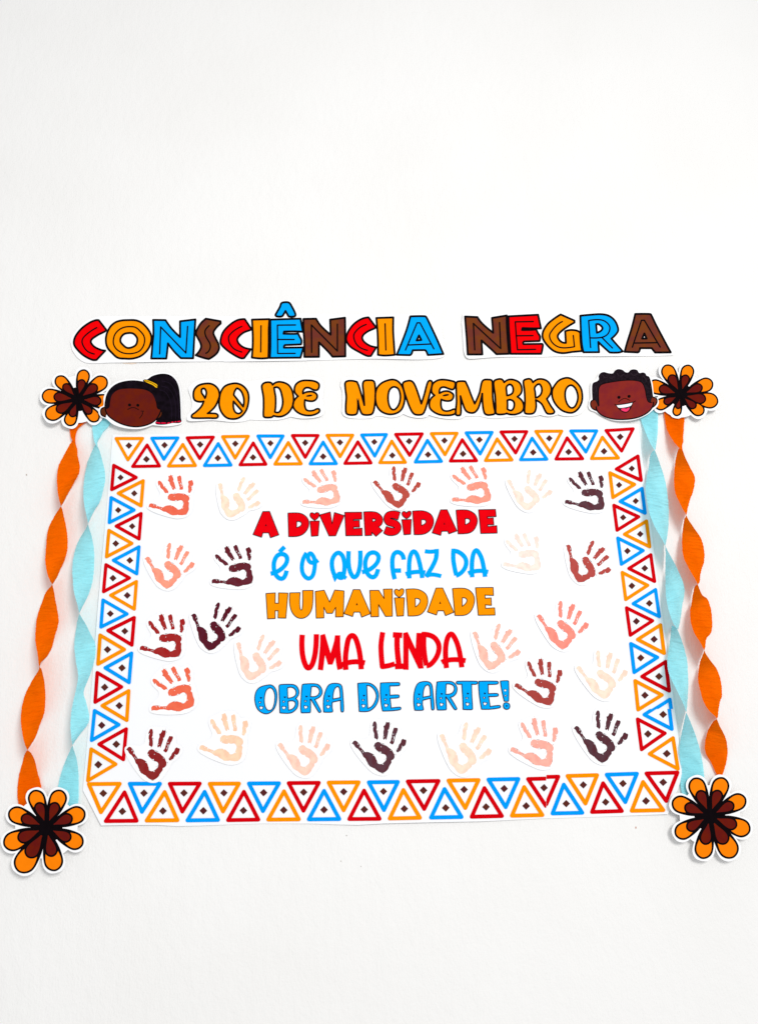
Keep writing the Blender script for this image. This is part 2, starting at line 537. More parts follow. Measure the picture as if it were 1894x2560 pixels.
# ---- slogan lettering
T1, T2 = Z(620, 1260, 5.1625), Z(930, 1260, 5.1625)
T3, T4 = Z(620, 1460, 5.1625), Z(930, 1460, 5.1625)
T5, T6 = Z(620, 1690, 4.8588), Z(950, 1690, 4.8588)
UP = 0.30 * MM
def outlined(B, z, mat, omat, w, outer, holes=(), blots=(), k=0, lines=(), lw=3.0, extra=()):
    """a printed letter: coloured face, dark outline, optional inner lines"""
    e = 0.015 * MM * (k % 6)
    face = [z(outer)] + [z(t) for t in extra]
    hh = [z(h) for h in holes]
    L = B.add('letter', face, hh, mat, UP + e)
    pos, hol = [], []
    for c in face + hh:
        p, h = stroke(c, w, True); pos.append((p, h))
    for i, (p, h) in enumerate(pos):
        B.add('outline', p, h, omat, UP + 0.10 * MM + e, L)
    for b in blots: B.add('outline', [z(b)], [], omat, UP + 0.11 * MM + e, L)
    for ln in lines:
        closed = ln.startswith('@')
        p, h = stroke(z(ln.lstrip('@'), closed), lw, closed, True, 'round')
        B.add('inner_line', p, h, omat, UP + 0.12 * MM + e, L)
    return L
def brush(B, mat, parts, k=0):
    """a letter made of broad flat-ended strokes: (reader, path, width) or (reader, polygon)"""
    pos = []
    for q in parts:
        if len(q) >= 3:
            pos += stroke(q[0](q[1], False, 3.0, False, q[3] if len(q) > 3 else (0, 0)), q[2] / q[0].k, False)[0]
        else: pos.append(q[0](q[1]))
    return B.add('letter', pos, [], mat, UP + 0.015 * MM * (k % 6))

LW = 2.0
k = 0
for z, o, hs, bl, ex in [
    (T1, '192,98! 278,96! 398,398! 290,436! 268,372! 192,372! 175,430! 65,394!', [], ['232,255! 243,285! 220,285!'], []),
    (T1, '516,118! 640,116 700,130 755,170 783,225 780,290 750,350 700,395 630,418 525,420!', ['628,228! 660,225 690,245 680,280 625,305!'], [], []),
    (T1, '800,222! 920,220! 903,410! 818,416!', [], [], ['860,210! 820,180 800,150 808,118 835,115 858,132! 880,112 912,118 918,150 895,185']),
    (T1, '922,142! 1060,103! 1085,255! 1115,110! 1240,150! 1130,410! 1045,412!', [], [], []),
    (T1, '1248,108! 1465,106! 1467,195! 1360,200! 1360,216! 1435,212! 1438,298! 1360,298! 1360,320! 1470,312! 1472,408! 1262,410!', [], [], []),
    (T2, '-108,103! 0,100 70,115 125,165 136,215 120,265 82,295! 135,345! 50,418! -5,365! -5,405! -90,408!', ['5,190! 35,195 45,205 35,220 5,228!'], [], []),
    (T2, '360,105! 330,205! 280,188 235,185 260,195 330,225 370,280 365,340 320,390 250,408 190,400 148,375! 183,290! 230,305 270,312 285,305 250,290 190,270 155,220 155,160 190,110 260,90 320,95', [], [], []),
    (T2, '382,203! 505,200! 495,390! 410,397!', [], [], ['443,190! 400,160 385,130 392,103 420,98 440,118! 465,95 495,97 502,120 490,155']),
    (T2, '522,93! 640,88 710,105 765,145 790,205 785,270 750,335 700,375 640,393 542,395!', ['632,205! 670,202 693,220 685,250 635,278!'], [], []),
    (T2, '882,76! 965,74! 1092,348! 988,385! 972,350! 895,352! 883,405! 773,372!', [], ['930,238! 940,266! 920,266!'], []),
    (T2, '1082,80! 1210,78 1270,95 1330,140 1355,205 1345,270 1310,335 1260,370 1200,382 1108,385!', ['1198,192! 1230,187 1260,207 1250,240 1200,268!'], [], []),
    (T2, '1372,75! 1588,70! 1597,162! 1485,165! 1487,185! 1560,180! 1567,268! 1487,268! 1490,292! 1605,280! 1610,375! 1400,380!', [], [], [])]:
    outlined(PB, z, RED_T, THIN, LW, o, hs, bl, k, extra=ex); k += 1
for z, o, hs, bl, ex in [
    (T3, '232,123! 352,115! 350,248! 393,250! 395,115! 515,118! 488,440! 388,438! 390,345! 350,345! 350,445! 252,450!', [], [], []),
    (T3, '540,115! 672,112! 665,230 672,320 688,338 700,320 707,220 705,85! 838,83! 835,230 820,330 780,400 730,435 690,443 640,435 590,395 555,330 537,230', [], [], []),
    (T3, '868,97! 982,80! 1052,235! 1118,78! 1238,90! 1228,422! 1130,425! 1130,300! 1088,378! 1015,378! 978,300! 978,437! 880,440!', [], [], []),
    (T3, '1357,73! 1443,73! 1578,383! 1465,428! 1443,362! 1365,362! 1348,420! 1238,382!', [], ['1402,240! 1416,275! 1390,275!'], []),
    (T4, '-30,83! 85,82! 155,190! 145,67! 258,65! 260,415! 172,418! 82,265! 83,420! -15,423!', [], [], []),
    (T4, '288,180! 415,178! 403,410! 318,415!', [], [], ['348,172! 300,135 287,100 297,72 325,70 348,90! 370,63 402,68 408,95 395,135']),
    (T4, '437,68! 560,65 630,85 690,130 715,195 710,270 670,350 620,395 560,410 463,412!', ['555,185! 600,190 620,215 600,260 557,298!'], [], []),
    (T4, '823,53! 908,52! 1052,365! 945,408! 920,345! 845,345! 828,400! 712,360!', [], ['875,222! 888,257! 863,257!'], []),
    (T4, '1035,60! 1170,55 1240,75 1295,125 1318,190 1310,265 1275,345 1225,390 1170,405 1067,405!', ['1160,178! 1200,180 1222,207 1205,250 1160,290!'], [], []),
    (T4, '1332,48! 1558,45! 1563,147! 1452,142! 1455,185! 1532,180! 1537,275! 1458,268! 1460,315! 1577,308! 1583,400! 1368,403!', [], [], [])]:
    outlined(PB, z, ORANGEL, ink((70, 34, 10), 0.1), LW, o, hs, bl, k, extra=ex); k += 1
EPATH = '292,900 380,870 450,820 495,760 505,700 480,660 430,645 375,670 340,740 333,810 345,880 380,940 430,965 470,940 498,860'
for parts in [
    [(T1, '405,620 472,553', 55), (T1, EPATH, 57)],
    [(T1, '757,632 720,690 697,780 700,870 730,930 780,962 830,930 855,850 862,760 850,690 820,645 797,638 775,670 780,720 810,755 850,755 905,725', 54)],
    [(T1, '1140,960 1100,880 1082,790 1090,710 1125,650 1170,630 1215,665 1240,740 1245,820 1235,900 1220,940', 57),
     (T1, '1150,885 1190,872 1230,885 1250,920 1240,965 1200,982 1160,970 1135,940'), (T1, '1085,930! 1160,900! 1145,970! 1118,1010!'), (T1, '1210,915 1266,960', 50)],
    [(T1, '1298,608 1295,740 1310,850 1340,920 1370,945 1405,920 1435,840 1448,730 1448,602', 57)],
    [(T1, EPATH, 57, (1178, -20))],
    [(T2, '292,970 270,880 260,780 265,690 290,635 330,620 375,640 400,680 407,718', 57), (T2, '280,860 372,858', 57)],
    [(T2, '480,960 476,850 480,740 500,650 535,612 570,640 600,720 630,850 645,955', 57), (T2, '432,905 500,885 600,875 685,885', 55)],
    [(T2, '680,608 750,616 832,605', 52), (T2, '830,580 825,690 790,780 750,850 695,940', 57), (T2, '700,925 780,910 890,932', 52)],
    [(T2, '1050,578 1045,700 1060,810 1085,920', 57), (T2, '1025,605 1090,610 1160,650 1205,710 1210,780 1180,850 1130,900 1080,925', 57)],
    [(T2, '1290,945 1285,850 1290,720 1310,630 1340,597 1370,620 1410,700 1440,830 1455,940', 57), (T2, '1238,895 1300,872 1400,862 1495,878', 55)]]:
    brush(PB, BLUEL, parts, k); k += 1
for parts in [
    [(T3, '700,655 695,790 705,920 735,1030 775,1083 820,1050 855,950 875,820 882,647', 68)],
    [(T3, '932,660! 992,642! 1065,895! 1110,740! 1122,662! 1190,662! 1190,800 1200,930 1222,1092! 1155,1110! 1140,1040 1128,945! 1090,1040! 1032,1040! 993,915! 968,1115! 900,1105! 920,900 930,780')],
    [(T3, '1262,1108 1258,950 1275,800 1300,700 1340,665 1380,690 1420,800 1445,930 1460,1100', 68), (T3, '1205,1045 1290,1015 1400,1003 1508,1018', 66)],
    [(T4, '137,622 115,780 118,920 132,1066! 205,1055 292,1030', 66)],
    [(T4, '267,655! 388,662!', 70), (T4, '325,660 322,820 345,1040', 70), (T4, '295,1065! 400,1060!', 72)],
    [(T4, '400,632! 457,618! 560,840! 572,630! 640,632! 640,800 645,950 665,1088! 598,1093! 470,825! 470,1108! 400,1105! 402,850')],
    [(T4, '668,630 665,800 680,950 700,1050', 66), (T4, '640,650 720,655 800,690 850,760 862,830 840,920 790,1000 740,1045 700,1055', 66)],
    [(T4, '958,1085 947,950 950,800 975,690 1015,645 1055,680 1100,780 1130,900 1155,1075', 66), (T4, '895,1010 960,985 1080,975 1205,990', 64)]]:
    brush(PB, RED_T, parts, k); k += 1
def heart(z, cx, cy, s, tilt=0.25):
    P = [(0, .95), (-.75, .25), (-1, -.3), (-.75, -.75), (-.35, -.75), (0, -.3), (.35, -.85), (.8, -.85), (1, -.35), (.7, .3)]
    r = []
    for i, (x, y) in enumerate(P):
        X, Y = x * s * math.cos(tilt) - y * s * math.sin(tilt), x * s * math.sin(tilt) + y * s * math.cos(tilt)
        r.append((*z.pt(cx + X, cy + Y), i in (0, 5)))
    return smooth(r, True, 0.9)
WHITE = ink((250, 250, 252), 0.02)
for z, o, hs, ht, ex in [
    (T5, '240,110 290,112 330,150 350,210 350,280 335,360 300,420 240,457 180,450 120,405 90,330 85,250 105,180 150,135', ['270,143 300,160 325,220 325,300 310,370 285,410 250,418 220,395 200,330 200,260 215,190 240,155'], [(157, 266, 13, 0), (145, 322, 17, 1), (160, 387, 27, 1)], []),
    (T5, '378,125 385,108 400,105! 540,103 590,125 617,180 612,230 578,275! 600,295 608,340 590,395 540,440 490,452 388,447! 383,300', ['478,145! 520,135 565,155 585,200 570,240 530,262 482,270!', '487,308! 530,300 565,310 577,340 560,380 530,405 492,415!'], [(447, 258, 13, 0), (433, 313, 17, 1), (435, 387, 27, 1)], []),
    (T5, '660,105! 680,98 810,95 860,110 895,160 898,210 870,255 810,285! 885,425 880,440 860,440 765,285 755,282! 757,440 740,445 648,447! 640,380 645,280 650,180', ['770,130! 820,128 855,150 868,190 850,230 810,250 757,250!'], [(710, 250, 13, 0), (697, 307, 17, 1), (700, 380, 27, 1)], []),
    (T5, '950,160 980,110 1020,92 1080,90 1125,105 1142,140 1155,280 1160,420 1150,437 1130,430 1125,295! 1022,318! 1020,380 1028,430 1015,438 920,438! 915,350 920,260', ['1030,280! 1120,262! 1115,180 1105,140 1085,128 1055,150 1035,210'], [(982, 246, 13, 0), (967, 302, 17, 1), (972, 375, 27, 1)], []),
    (T5, '1332,90! 1440,83 1500,97 1555,145 1583,215 1580,290 1550,360 1500,410 1450,430 1350,430! 1340,250', ['1440,115! 1480,120 1530,165 1557,240 1540,310 1500,370 1452,393!'], [(1406, 238, 13, 0), (1395, 295, 17, 1), (1400, 365, 27, 1)], []),
    (T6, '5,85! 225,80 237,90 235,112 220,117 115,120! 118,235! 220,230 230,240 228,258 215,265 120,270! 133,390! 235,378 250,385 250,400 235,410 140,422 30,425! 15,350 3,200', [], [(74, 231, 13, 0), (62, 287, 17, 1), (70, 358, 27, 1)], []),
    (T6, '430,140 460,90 500,72 560,67 605,80 628,115 642,230 655,395 645,412 628,410 622,395 612,270! 515,295! 513,350 525,405 515,415 420,415! 408,330 410,230', ['518,258! 610,240! 603,150 590,112 570,108 545,125 525,180'], [(471, 223, 13, 0), (460, 278, 17, 1), (465, 350, 27, 1)], []),
    (T6, '690,72! 840,65 890,80 925,125 932,170 915,220 880,250 848,258! 930,395 920,410 900,405 800,255 793,255! 803,400 795,410 695,412! 680,320 680,180', ['800,97! 850,98 890,120 900,160 880,200 840,220 793,222!'], [(745, 218, 13, 0), (735, 272, 17, 1), (742, 347, 27, 1)], []),
    (T6, '930,65! 1170,65 1182,78 1172,97 1108,98! 1112,250 1120,400 1110,408 1005,405! 1000,250 990,98! 935,97 923,82', [], [(1062, 214, 13, 0), (1050, 270, 17, 1), (1058, 343, 27, 1)], []),
    (T6, '1197,65! 1420,65 1433,80 1420,97 1308,100! 1312,217! 1420,213 1433,228 1425,245 1315,248! 1333,372! 1445,358 1460,372 1450,385 1340,402 1230,403! 1205,250 1195,130', [], [(1268, 212, 13, 0), (1260, 266, 17, 1), (1270, 338, 27, 1)], []),
    (T6, '1458,62! 1545,58 1557,65 1557,300 1545,307 1505,305! 1480,200', [], [(1515, 175, 20, 1), (1520, 240, 16, 1), (1533, 365, 12, 0)], ['1500,335 1525,325 1560,335 1572,365 1560,398 1520,403 1497,380'])]:
    L = outlined(PB, z, BLUEL, NAVY, 2.2, o, hs, [], k, extra=ex); k += 1
    for x, y, s, wh in ht:
        PB.add('heart', [heart(z, x, y, s * 1.05)], [], NAVY, UP + 0.13 * MM, L)
        if wh: PB.add('heart', [heart(z, x, y + (1 if s > 18 else 0), s * (0.66 if s > 18 else 0.42))], [], WHITE, UP + 0.17 * MM, L)

# ------------------------------------------------------------------ banners
def px_center(polys):
    a = [p for q in polys for p in q]
    return (min(p[0] for p in a) + max(p[0] for p in a)) / 2, (min(p[1] for p in a) + max(p[1] for p in a)) / 2
def banner(label, paper_px, base, warp_amp, ph):
    c = px_center([paper_px]); x, zz = at(*c)
    root = thing('paper_banner', label, 'banner', (x, 0, zz), 'cut-out word banners on the wall')
    zlo = min(at(*p)[1] for p in paper_px); zhi = max(at(*p)[1] for p in paper_px)
    xlo = min(at(*p)[0] for p in paper_px); xhi = max(at(*p)[0] for p in paper_px)
    def warp(X, Zz):
        v = sstep(zlo + 0.035, zlo, Zz) * (0.6 + 0.4 * math.sin(X * 24 + ph)) + 0.35 * sstep(zhi - 0.03, zhi, Zz) * (0.6 + 0.4 * math.sin(X * 17 + ph * 2))
        v += 0.7 * sstep(xlo + 0.04, xlo, X) + 0.25 * sstep(xhi - 0.04, xhi, X)
        return v * warp_amp
    B = Board(root, base, warp, 9.0)
    B.add('paper', [paper_px], [], CARD, 0.0, None, 0.0003)
    return B
R1, R2, R3, R4, R5 = (Z(o, 740, K) for o in (160, 480, 760, 1120, 1360))
R6, R7, R8 = (Z(o, 920, K) for o in (460, 840, 1120))
pp = (R1('70,480 85,425 190,290 280,235 380,208', False)[:-1] + R2('-300,206 200,208 690,205! 815,195! 905,58 950,44 1020,52 1070,110 1115,185!', False)[:-1] +
      R3('100,186! 700,188 1290,184! 1400,330 1455,560 1450,610 1420,637 1300,655 1100,660 700,652 300,660 0,668', False)[:-1] + R2('1200,669 800,677 300,680', False)[:-1] +
      R1('1650,676 1100,683 740,690 480,691 240,692 150,645 90,560', False))
B1 = banner('long white cut-out banner lettered CONSCIÊNCIA in red, orange, blue and brown', pp, 1.0 * MM, 2.6 * MM, 0.3)
WL, WI = 5.3, 3.7
for i, (z, c, o, hs, ls, ex) in enumerate([
    (R1, 'r', '362,252! 440,352! 425,366 340,410 280,465 310,520 380,556 428,565! 340,660! 295,660 200,610 130,540 108,490 125,420 190,335 270,275 335,250', [], ['340,328 270,370 205,430 190,475 210,530 250,575 315,600'], []),
    (R1, 'o', '660,250 740,252 800,275 850,320 888,375 905,430 890,510 850,575 790,625 710,650 640,650 560,640 500,590 450,530 435,460 445,390 480,320 530,275 590,255', ['665,383 715,388 755,430 758,470 740,510 690,535 650,535 610,505 585,470 590,430 620,395'], ['@680,317 740,325 790,365 825,410 835,460 820,520 780,570 720,593 660,597 600,585 545,550 515,500 513,450 530,395 570,350 620,325'], []),
    (R1, 'b', '922,248! 1050,250! 1110,335 1200,425! 1200,262! 1358,243! 1352,330 1345,450 1335,645! 1210,645! 1140,575 1075,490! 1060,650! 905,650! 915,500 925,400', [], ['990,600! 1000,320! 1260,590! 1278,315!'], []),
    (R2, 'n', '145,235! 295,262! 297,285! 250,330 222,380 240,430 275,500 280,545 250,600 175,652! 120,640 40,612! 70,580 95,530 90,490 60,430 42,390 55,345 95,280', [], ['178,308 140,350 135,385 150,430 185,490 190,530 170,575 145,592'], []),
    (R2, 'r', '545,240! 615,345! 600,352 530,380 475,430 468,460 490,500 540,535 608,550! 540,645! 505,645 420,600 340,540 298,490 298,445 325,370 390,300 470,250', [], ['515,315 440,355 385,410 378,445 395,500 440,550 515,580'], []),
    (R2, 'o', '620,245! 800,240! 793,340 793,450 790,645! 710,650 620,640! 628,500 628,400', [], ['713,308! 710,580!'], []),
    (R2, 'b', '808,245! 1120,235! 1145,370! 1060,366 950,368! 945,390! 1060,392 1095,388! 1110,420 1130,460 1125,500! 960,507! 950,520 950,535! 1150,532! 1120,640! 805,645! 810,500', [], ['1068,300! 882,302! 885,597! 1065,595!', '890,450! 1055,450!'], ['940,68 1000,70 1030,110 1068,190 1060,210 1000,212 985,190 965,155! 945,190 930,210 880,212 862,200 870,180 910,110 920,80']),
    (R2, 'n', '1150,238! 1280,235! 1330,310 1430,400! 1425,245! 1578,225! 1580,330 1582,625! 1450,628! 1400,570 1310,480! 1310,630! 1160,632! 1158,450 1150,330', [], ['1235,583! 1232,300! 1500,570! 1500,292!'], []),
    (R3, 'r', '665,222! 742,325! 725,335 650,370 605,410 600,440 620,475 680,515 745,530! 690,622! 650,622 560,575 480,525 440,470 435,430 460,360 520,285 600,235', [], ['640,295 570,330 520,385 512,425 535,490 580,535 652,562'], []),
    (R3, 'o', '745,228! 920,222! 918,350 925,480 935,612! 830,620 762,612! 762,500 758,380', [], ['835,288! 843,560!'], []),
    (R3, 'b', '1095,212! 1245,210 1260,220 1300,300 1370,450 1435,602! 1275,612! 1255,566 1240,560! 1120,562! 1105,605 1090,615! 955,612! 1000,500 1060,340', ['1185,408! 1208,455! 1160,460!'], ['1045,560! 1165,278! 1195,278! 1338,548!', '1075,507! 1305,497!'], [])]):
    outlined(B1, z, LET[c], BLACK, WL, o, hs, [], i, ls, WI, ex)
pp = (R4('145,205! 170,172 300,165 600,160 900,158', False)[:-1] + R5('-50,160 400,150 600,148 900,150! 1100,150! 1180,230 1340,560 1335,600 1320,615 900,622 520,627 200,622', False)[:-1] +
      R4('960,630 600,632 400,642 215,655 180,635 160,580 150,450 138,280', False))
B2 = banner('white cut-out banner lettered NEGRA in brown, red, orange and blue', pp, 1.0 * MM, 2.4 * MM, 1.9)
for i, (z, c, o, hs, ls, ex) in enumerate([
    (R4, 'n', '172,218! 300,220! 350,285 462,380! 450,228! 602,203! 605,330 625,600! 495,605! 430,540 342,460! 350,608! 198,612! 190,450 180,330', [], ['272,560! 258,285! 540,545! 528,275!'], []),
    (R4, 'r', '620,212! 925,195! 955,335! 870,335 765,332! 760,352! 870,350 905,345! 925,385 945,420 940,465! 785,470! 772,478 775,498! 968,495! 975,510 958,598! 640,600! 635,500 625,350', [], ['875,265! 690,268! 700,410! 712,557! 900,552!', '700,412! 872,410!'], []),
    (R4, 'o', '1158,192! 1300,255! 1300,275! 1240,310 1170,360 1128,410 1140,450 1175,480 1212,485! 1205,365! 1260,352 1330,360 1360,380! 1365,480 1378,572! 1280,580 1180,592 1100,575 1040,530 985,460 970,410 985,350 1040,275', [], ['1175,265 1120,300 1060,370 1043,415 1070,480 1130,525 1200,537 1300,525! 1288,408!'], []),
    (R5, 'b', '370,205! 480,195 580,190 660,205 720,250 755,320 755,370 690,440! 750,510 805,575! 760,588 670,588! 620,540 555,475! 560,585! 400,585! 385,500 375,350', ['532,293! 560,292 598,330 580,362 540,380!'], ['475,535! 455,255! 550,245 620,260 670,310 670,360 640,405 580,430 470,433!', '595,432! 700,540!'], []),
    (R5, 'n', '935,188! 1085,188 1098,195 1150,300 1300,585! 1140,585! 1105,540! 985,540! 975,575 960,585! 825,580! 850,490 900,330', ['1030,388! 1053,440! 1007,440!'], ['905,530! 1000,252! 1030,252! 1192,528!', '925,487! 1155,483!'], [])]):
    outlined(B2, z, LET[c], BLACK, WL, o, hs, [], i, ls, WI, ex)
pp = R6('75,310 55,250 50,215 70,185 130,140 250,115 400,125 520,115 640,135 780,125 960,100 1090,115 1180,95 1290,88 1400,110 1440,170 1430,300 1445,440 1430,490 1385,512 1300,525 1200,525 1100,505! 1040,525 950,540 680,535! 600,555 480,560 380,550 280,545 180,552 80,557 40,545 40,510 75,440 85,380')
B3 = banner('white cut-out banner with orange outlined text 20 DE', pp, 1.0 * MM, 3.2 * MM, 4.0)
for i, (z, o, hs, bl) in enumerate([
    (R6, '240,162 300,172 350,215 367,270 362,310 320,400 245,472! 330,474 352,490 352,510 335,522 250,522 100,525 85,515 88,492 120,465 180,400 205,345! 150,350 110,330 100,270 115,220 160,180', ['192,215 215,215 232,250 228,285 218,312! 205,290 185,260 182,230'], []),
    (R6, '520,160 580,170 630,205 662,260 668,330 650,420 610,485 560,520 500,530 440,515 390,460 365,390 367,310 385,240 430,185', ['550,210 590,240 615,300 620,350 612,400! 515,280! 520,250 535,222', '512,345! 600,445! 580,468 555,472 525,450 510,400'], []),
    (R6, '880,148 905,158 915,175! 950,150 1000,145 1070,170 1110,220 1130,300 1125,380 1085,455 1030,495 980,505 925,495! 905,510 840,512 822,500 822,400 820,300 805,210 805,180 830,155', ['930,205! 960,198 990,220 1010,280 1020,350 1010,410 985,455 960,462 938,455! 945,400 945,300 935,240'], []),
    (R6, '1140,210 1160,165 1210,135 1280,130 1350,140 1390,165 1393,200 1375,228 1340,228 1290,205 1250,208 1228,240 1228,265! 1270,248 1330,248 1370,275 1372,310 1340,340 1290,342 1248,330! 1245,380 1260,430 1290,445 1340,440 1370,425 1395,428 1398,455 1360,482 1310,495 1240,490 1180,465 1135,420 1125,370 1145,325 1178,292! 1145,255', [], ['1258,290 1290,278 1325,283 1295,297 1265,297'])]):
    outlined(B3, z, ORANGEL, BLACK, 5.0, o, hs, bl, i)
pp = (R7('50,140! 75,105 150,95 330,92 550,85 800,95 1100,85 1400,88', False)[:-1] + R8('350,85 520,82 800,78 960,80 1100,75 1200,65 1300,85 1390,160 1425,280 1405,420 1350,480 1300,495 1200,500 1130,482! 1040,505 945,488! 860,505 760,495! 600,512 440,520 310,492!', False)[:-1] +
      R7('1330,500! 1280,525 1170,530 1050,515 955,487! 930,510 850,520 760,505 690,475! 650,500 560,515 480,500 410,495! 360,520 150,520 80,495 60,450 65,400 65,260 45,190', False))
B4 = banner('white cut-out banner with orange outlined text NOVEMBRO', pp, 1.0 * MM, 2.4 * MM, 5.1)
for i, (z, o, hs, bl) in enumerate([
    (R7, '95,155 120,138 170,135 215,145! 235,190 291,385! 282,250 275,170 290,135 340,128 385,135 400,170 405,290 395,400 375,470 340,485 280,482 260,465 235,390 222,300! 225,400 215,470 190,485 130,485 105,470 100,400 105,300 95,210', [], []),
    (R7, '560,122 610,125 650,150 685,200 705,270 705,340 680,420 640,460 580,480 520,475 460,445 420,390 405,320 408,250 430,195 480,150', ['600,195 640,215 660,270 660,330 640,390 600,432 570,425 545,380 535,310 545,240 570,205'], []),
    (R7, '690,155 730,135 775,135 805,165 840,250 878,370! 910,270 940,160 960,132 985,138 990,165 970,250 940,360 915,440 890,480 840,488 800,475 765,420 720,300 690,200', [], []),
    (R7, '985,200 1000,160 1050,128 1110,122 1190,135 1225,150 1225,190 1205,222 1165,215 1115,198 1080,205 1065,235 1065,262! 1110,242 1160,242 1205,270 1210,300 1185,335 1130,340 1085,325! 1080,380 1095,430 1130,447 1180,440 1205,428 1228,430 1228,470 1190,488 1140,492 1080,488 1020,465 970,420 960,370 975,320 1015,283! 985,250', [], ['1095,287 1125,272 1165,275 1140,290 1105,293']),
    (R8, '85,150 120,138 175,140! 205,200 235,280 272,370! 320,260 345,150 365,125 420,122 448,130 455,170 458,300 470,400 480,470 455,482 400,485 372,465 355,380 350,265! 325,370 300,430 265,462 215,462 180,440 150,370 125,290! 130,400 125,485 105,492 78,485 85,350 82,230', [], []),
    (R8, '470,140 500,120 550,118 575,150! 620,122 680,125 735,155 757,210 750,260 712,298! 760,340 778,400 760,450 700,480 640,482 600,470! 580,478 510,480 490,465 488,400 482,280 470,200', ['600,195 630,170 655,180 670,220 660,260 630,280 605,285! 600,240', '608,335! 640,328 675,350 678,400 655,438 630,438 608,425! 610,380'], []),
    (R8, '775,135 800,118 845,115 872,150! 920,118 980,118 1030,145 1060,200 1055,260 1015,320! 1060,400 1092,455 1075,475 1020,475 1000,450 960,370 900,330! 905,400 890,455 865,475 800,475 785,460 790,350 785,230', ['890,205 920,170 945,170 965,220 955,270 925,300 900,308! 895,250'], []),
    (R8, '1210,103 1260,110 1320,150 1365,210 1380,280 1375,350 1340,420 1290,460 1240,465 1170,440 1110,380 1075,310 1070,240 1090,190 1140,130', ['1265,178 1305,205 1330,260 1335,320 1310,390 1275,415 1240,395 1210,330 1205,250 1225,200'], [])]):
    outlined(B4, z, ORANGEL, BLACK, 5.0, o, hs, bl, i)

# ------------------------------------------------------------------ children's faces
R9, R10 = Z(90, 900, K), Z(1440, 890, K)
def face_root(label, paper, base, warp):
    c = px_center([paper]); x, zz = at(*c)
    root = thing('face_cutout', label, 'cutout', (x, 0, zz), 'cut-out cartoon faces')
    B = Board(root, base, warp, 7.0, 6.5 * MM)
    B.add('paper', [paper], [], CARD, 0, None, 0.0003)
    return B
def line(B, name, z, txt, w, mat, up, parent=None, closed=False, cap='round'):
    p, h = stroke(z(txt, closed), w, closed, True, cap)
    return B.add(name, p, h, mat, up, parent)
gp = R9('655,550 670,500 705,480 708,400 735,330 790,265 870,220 1000,198 1100,200 1150,170 1230,130 1310,118 1390,132 1445,180 1480,250 1497,350 1500,480 1505,590 1500,640 1450,660 1350,675 1240,670 1200,665! 1100,705 1000,715 880,700 800,670 730,615 680,595')
gx0, gx1 = at(250, 1000)[0], at(455, 1000)[0]
G = face_root('cut-out cartoon girl face with black ponytail and crooked smile beside the 20 DE banner', gp, 3.0 * MM,
              lambda x, z: 11.5 * MM * (1 - sstep(gx0, gx1, x)) + 1.2 * MM * sstep(at(300, 1060)[1] + .02, at(300, 1072)[1], z))
SKIN_G = ink((104, 30, 12), 0.1, 60, (96, 26, 22))
HAIR = ink((12, 7, 12), 0.3, 80, (22, 14, 24))
GOLD = ink((250, 190, 20), 0.1); PINK = ink((236, 16, 62), 0.05)
G.add('hair', [R9('715,515! 720,440 745,350 800,280 880,235 1000,212 1110,220! 1105,205 1140,200 1200,158 1290,132 1370,140 1430,185 1465,255 1480,350 1487,480 1490,580 1492,632 1400,642 1330,658 1240,658 1228,640! 1240,600 1200,560 1100,450 900,400 790,540 735,540')], [], HAIR, .2 * MM)
ear = G.add('ear', [R9('712,500 685,515 678,545 690,580 725,597 740,540')], [], ink((92, 40, 16), .1), .24 * MM)
line(G, 'outline', R9, '712,500 685,515 678,545 690,580 728,597', 3.2, BLACK, .3 * MM, ear)
ear = G.add('ear', [R9('1265,505 1290,510 1297,540 1283,580 1250,598')], [], ink((92, 40, 16), .1), .24 * MM)
line(G, 'outline', R9, '1283,507 1299,540 1283,580 1250,600', 3.0, BLACK, .3 * MM, ear)
fc = G.add('face', [R9('727,518! 765,500 775,440 795,370 850,320 930,302 1050,298 1140,310 1200,350 1235,430 1247,490 1283,508! 1265,560 1220,620 1150,660 1050,685 950,680 850,645 770,595')], [], SKIN_G, .28 * MM)
line(G, 'outline', R9, '725,515 740,560 770,598 850,650 950,684 1050,690 1150,666 1222,622 1265,562 1284,510', 3.2, BLACK, .36 * MM, fc)
for x in (970, 1053): G.add('eye', [disc(R9.pt(x, 467), 3.7)], [], BLACK, .4 * MM, fc)
line(G, 'nose', R9, '952,515 985,496 1020,494 1060,513', 1.9, BLACK, .4 * MM, fc)
m = line(G, 'mouth', R9, '1085,525! 1112,525!', 1.7, BLACK, .4 * MM, fc)
line(G, 'mouth', R9, '1104,527 1095,565 1070,600', 1.8, BLACK, .42 * MM, fc)
b = G.add('hair_band', [R9('1113,205 1150,203 1220,228 1253,252 1245,282 1200,255 1130,225')], [], GOLD, .3 * MM)
line(G, 'band_line', R9, '1113,205 1150,203 1220,228 1253,252 1245,282 1200,255 1130,225', 1.6, BLACK, .36 * MM, b, True)
line(G, 'band_line', R9, '1125,212 1190,230 1250,268', 1.5, BLACK, .38 * MM, b)
for q in ('1240,640 1278,645', '1295,643 1332,643', '1354,645 1372,639', '1395,634 1410,631', '1432,629 1440,627', '1460,626 1483,622'):
    line(G, 'hair_bead', R9, q, 2.9, PINK, .3 * MM)
for q in ('1270,300 1340,330 1385,430 1395,600', '1290,260 1370,290 1425,400 1438,600', '1300,210 1390,240 1455,380 1465,590'):
    line(G, 'hair_strand', R9, q, 0.8, ink((38, 28, 46), .1), .27 * MM)
bp = R10('150,300 160,260 200,235 222,200 245,160 290,142 380,155 430,118 490,135 530,155 590,128 640,160 710,175 750,215 775,290 795,420 830,450 840,490 825,530 790,560 720,615 620,655 500,668 380,655 270,610 200,565 150,545 130,510 140,450 150,430')
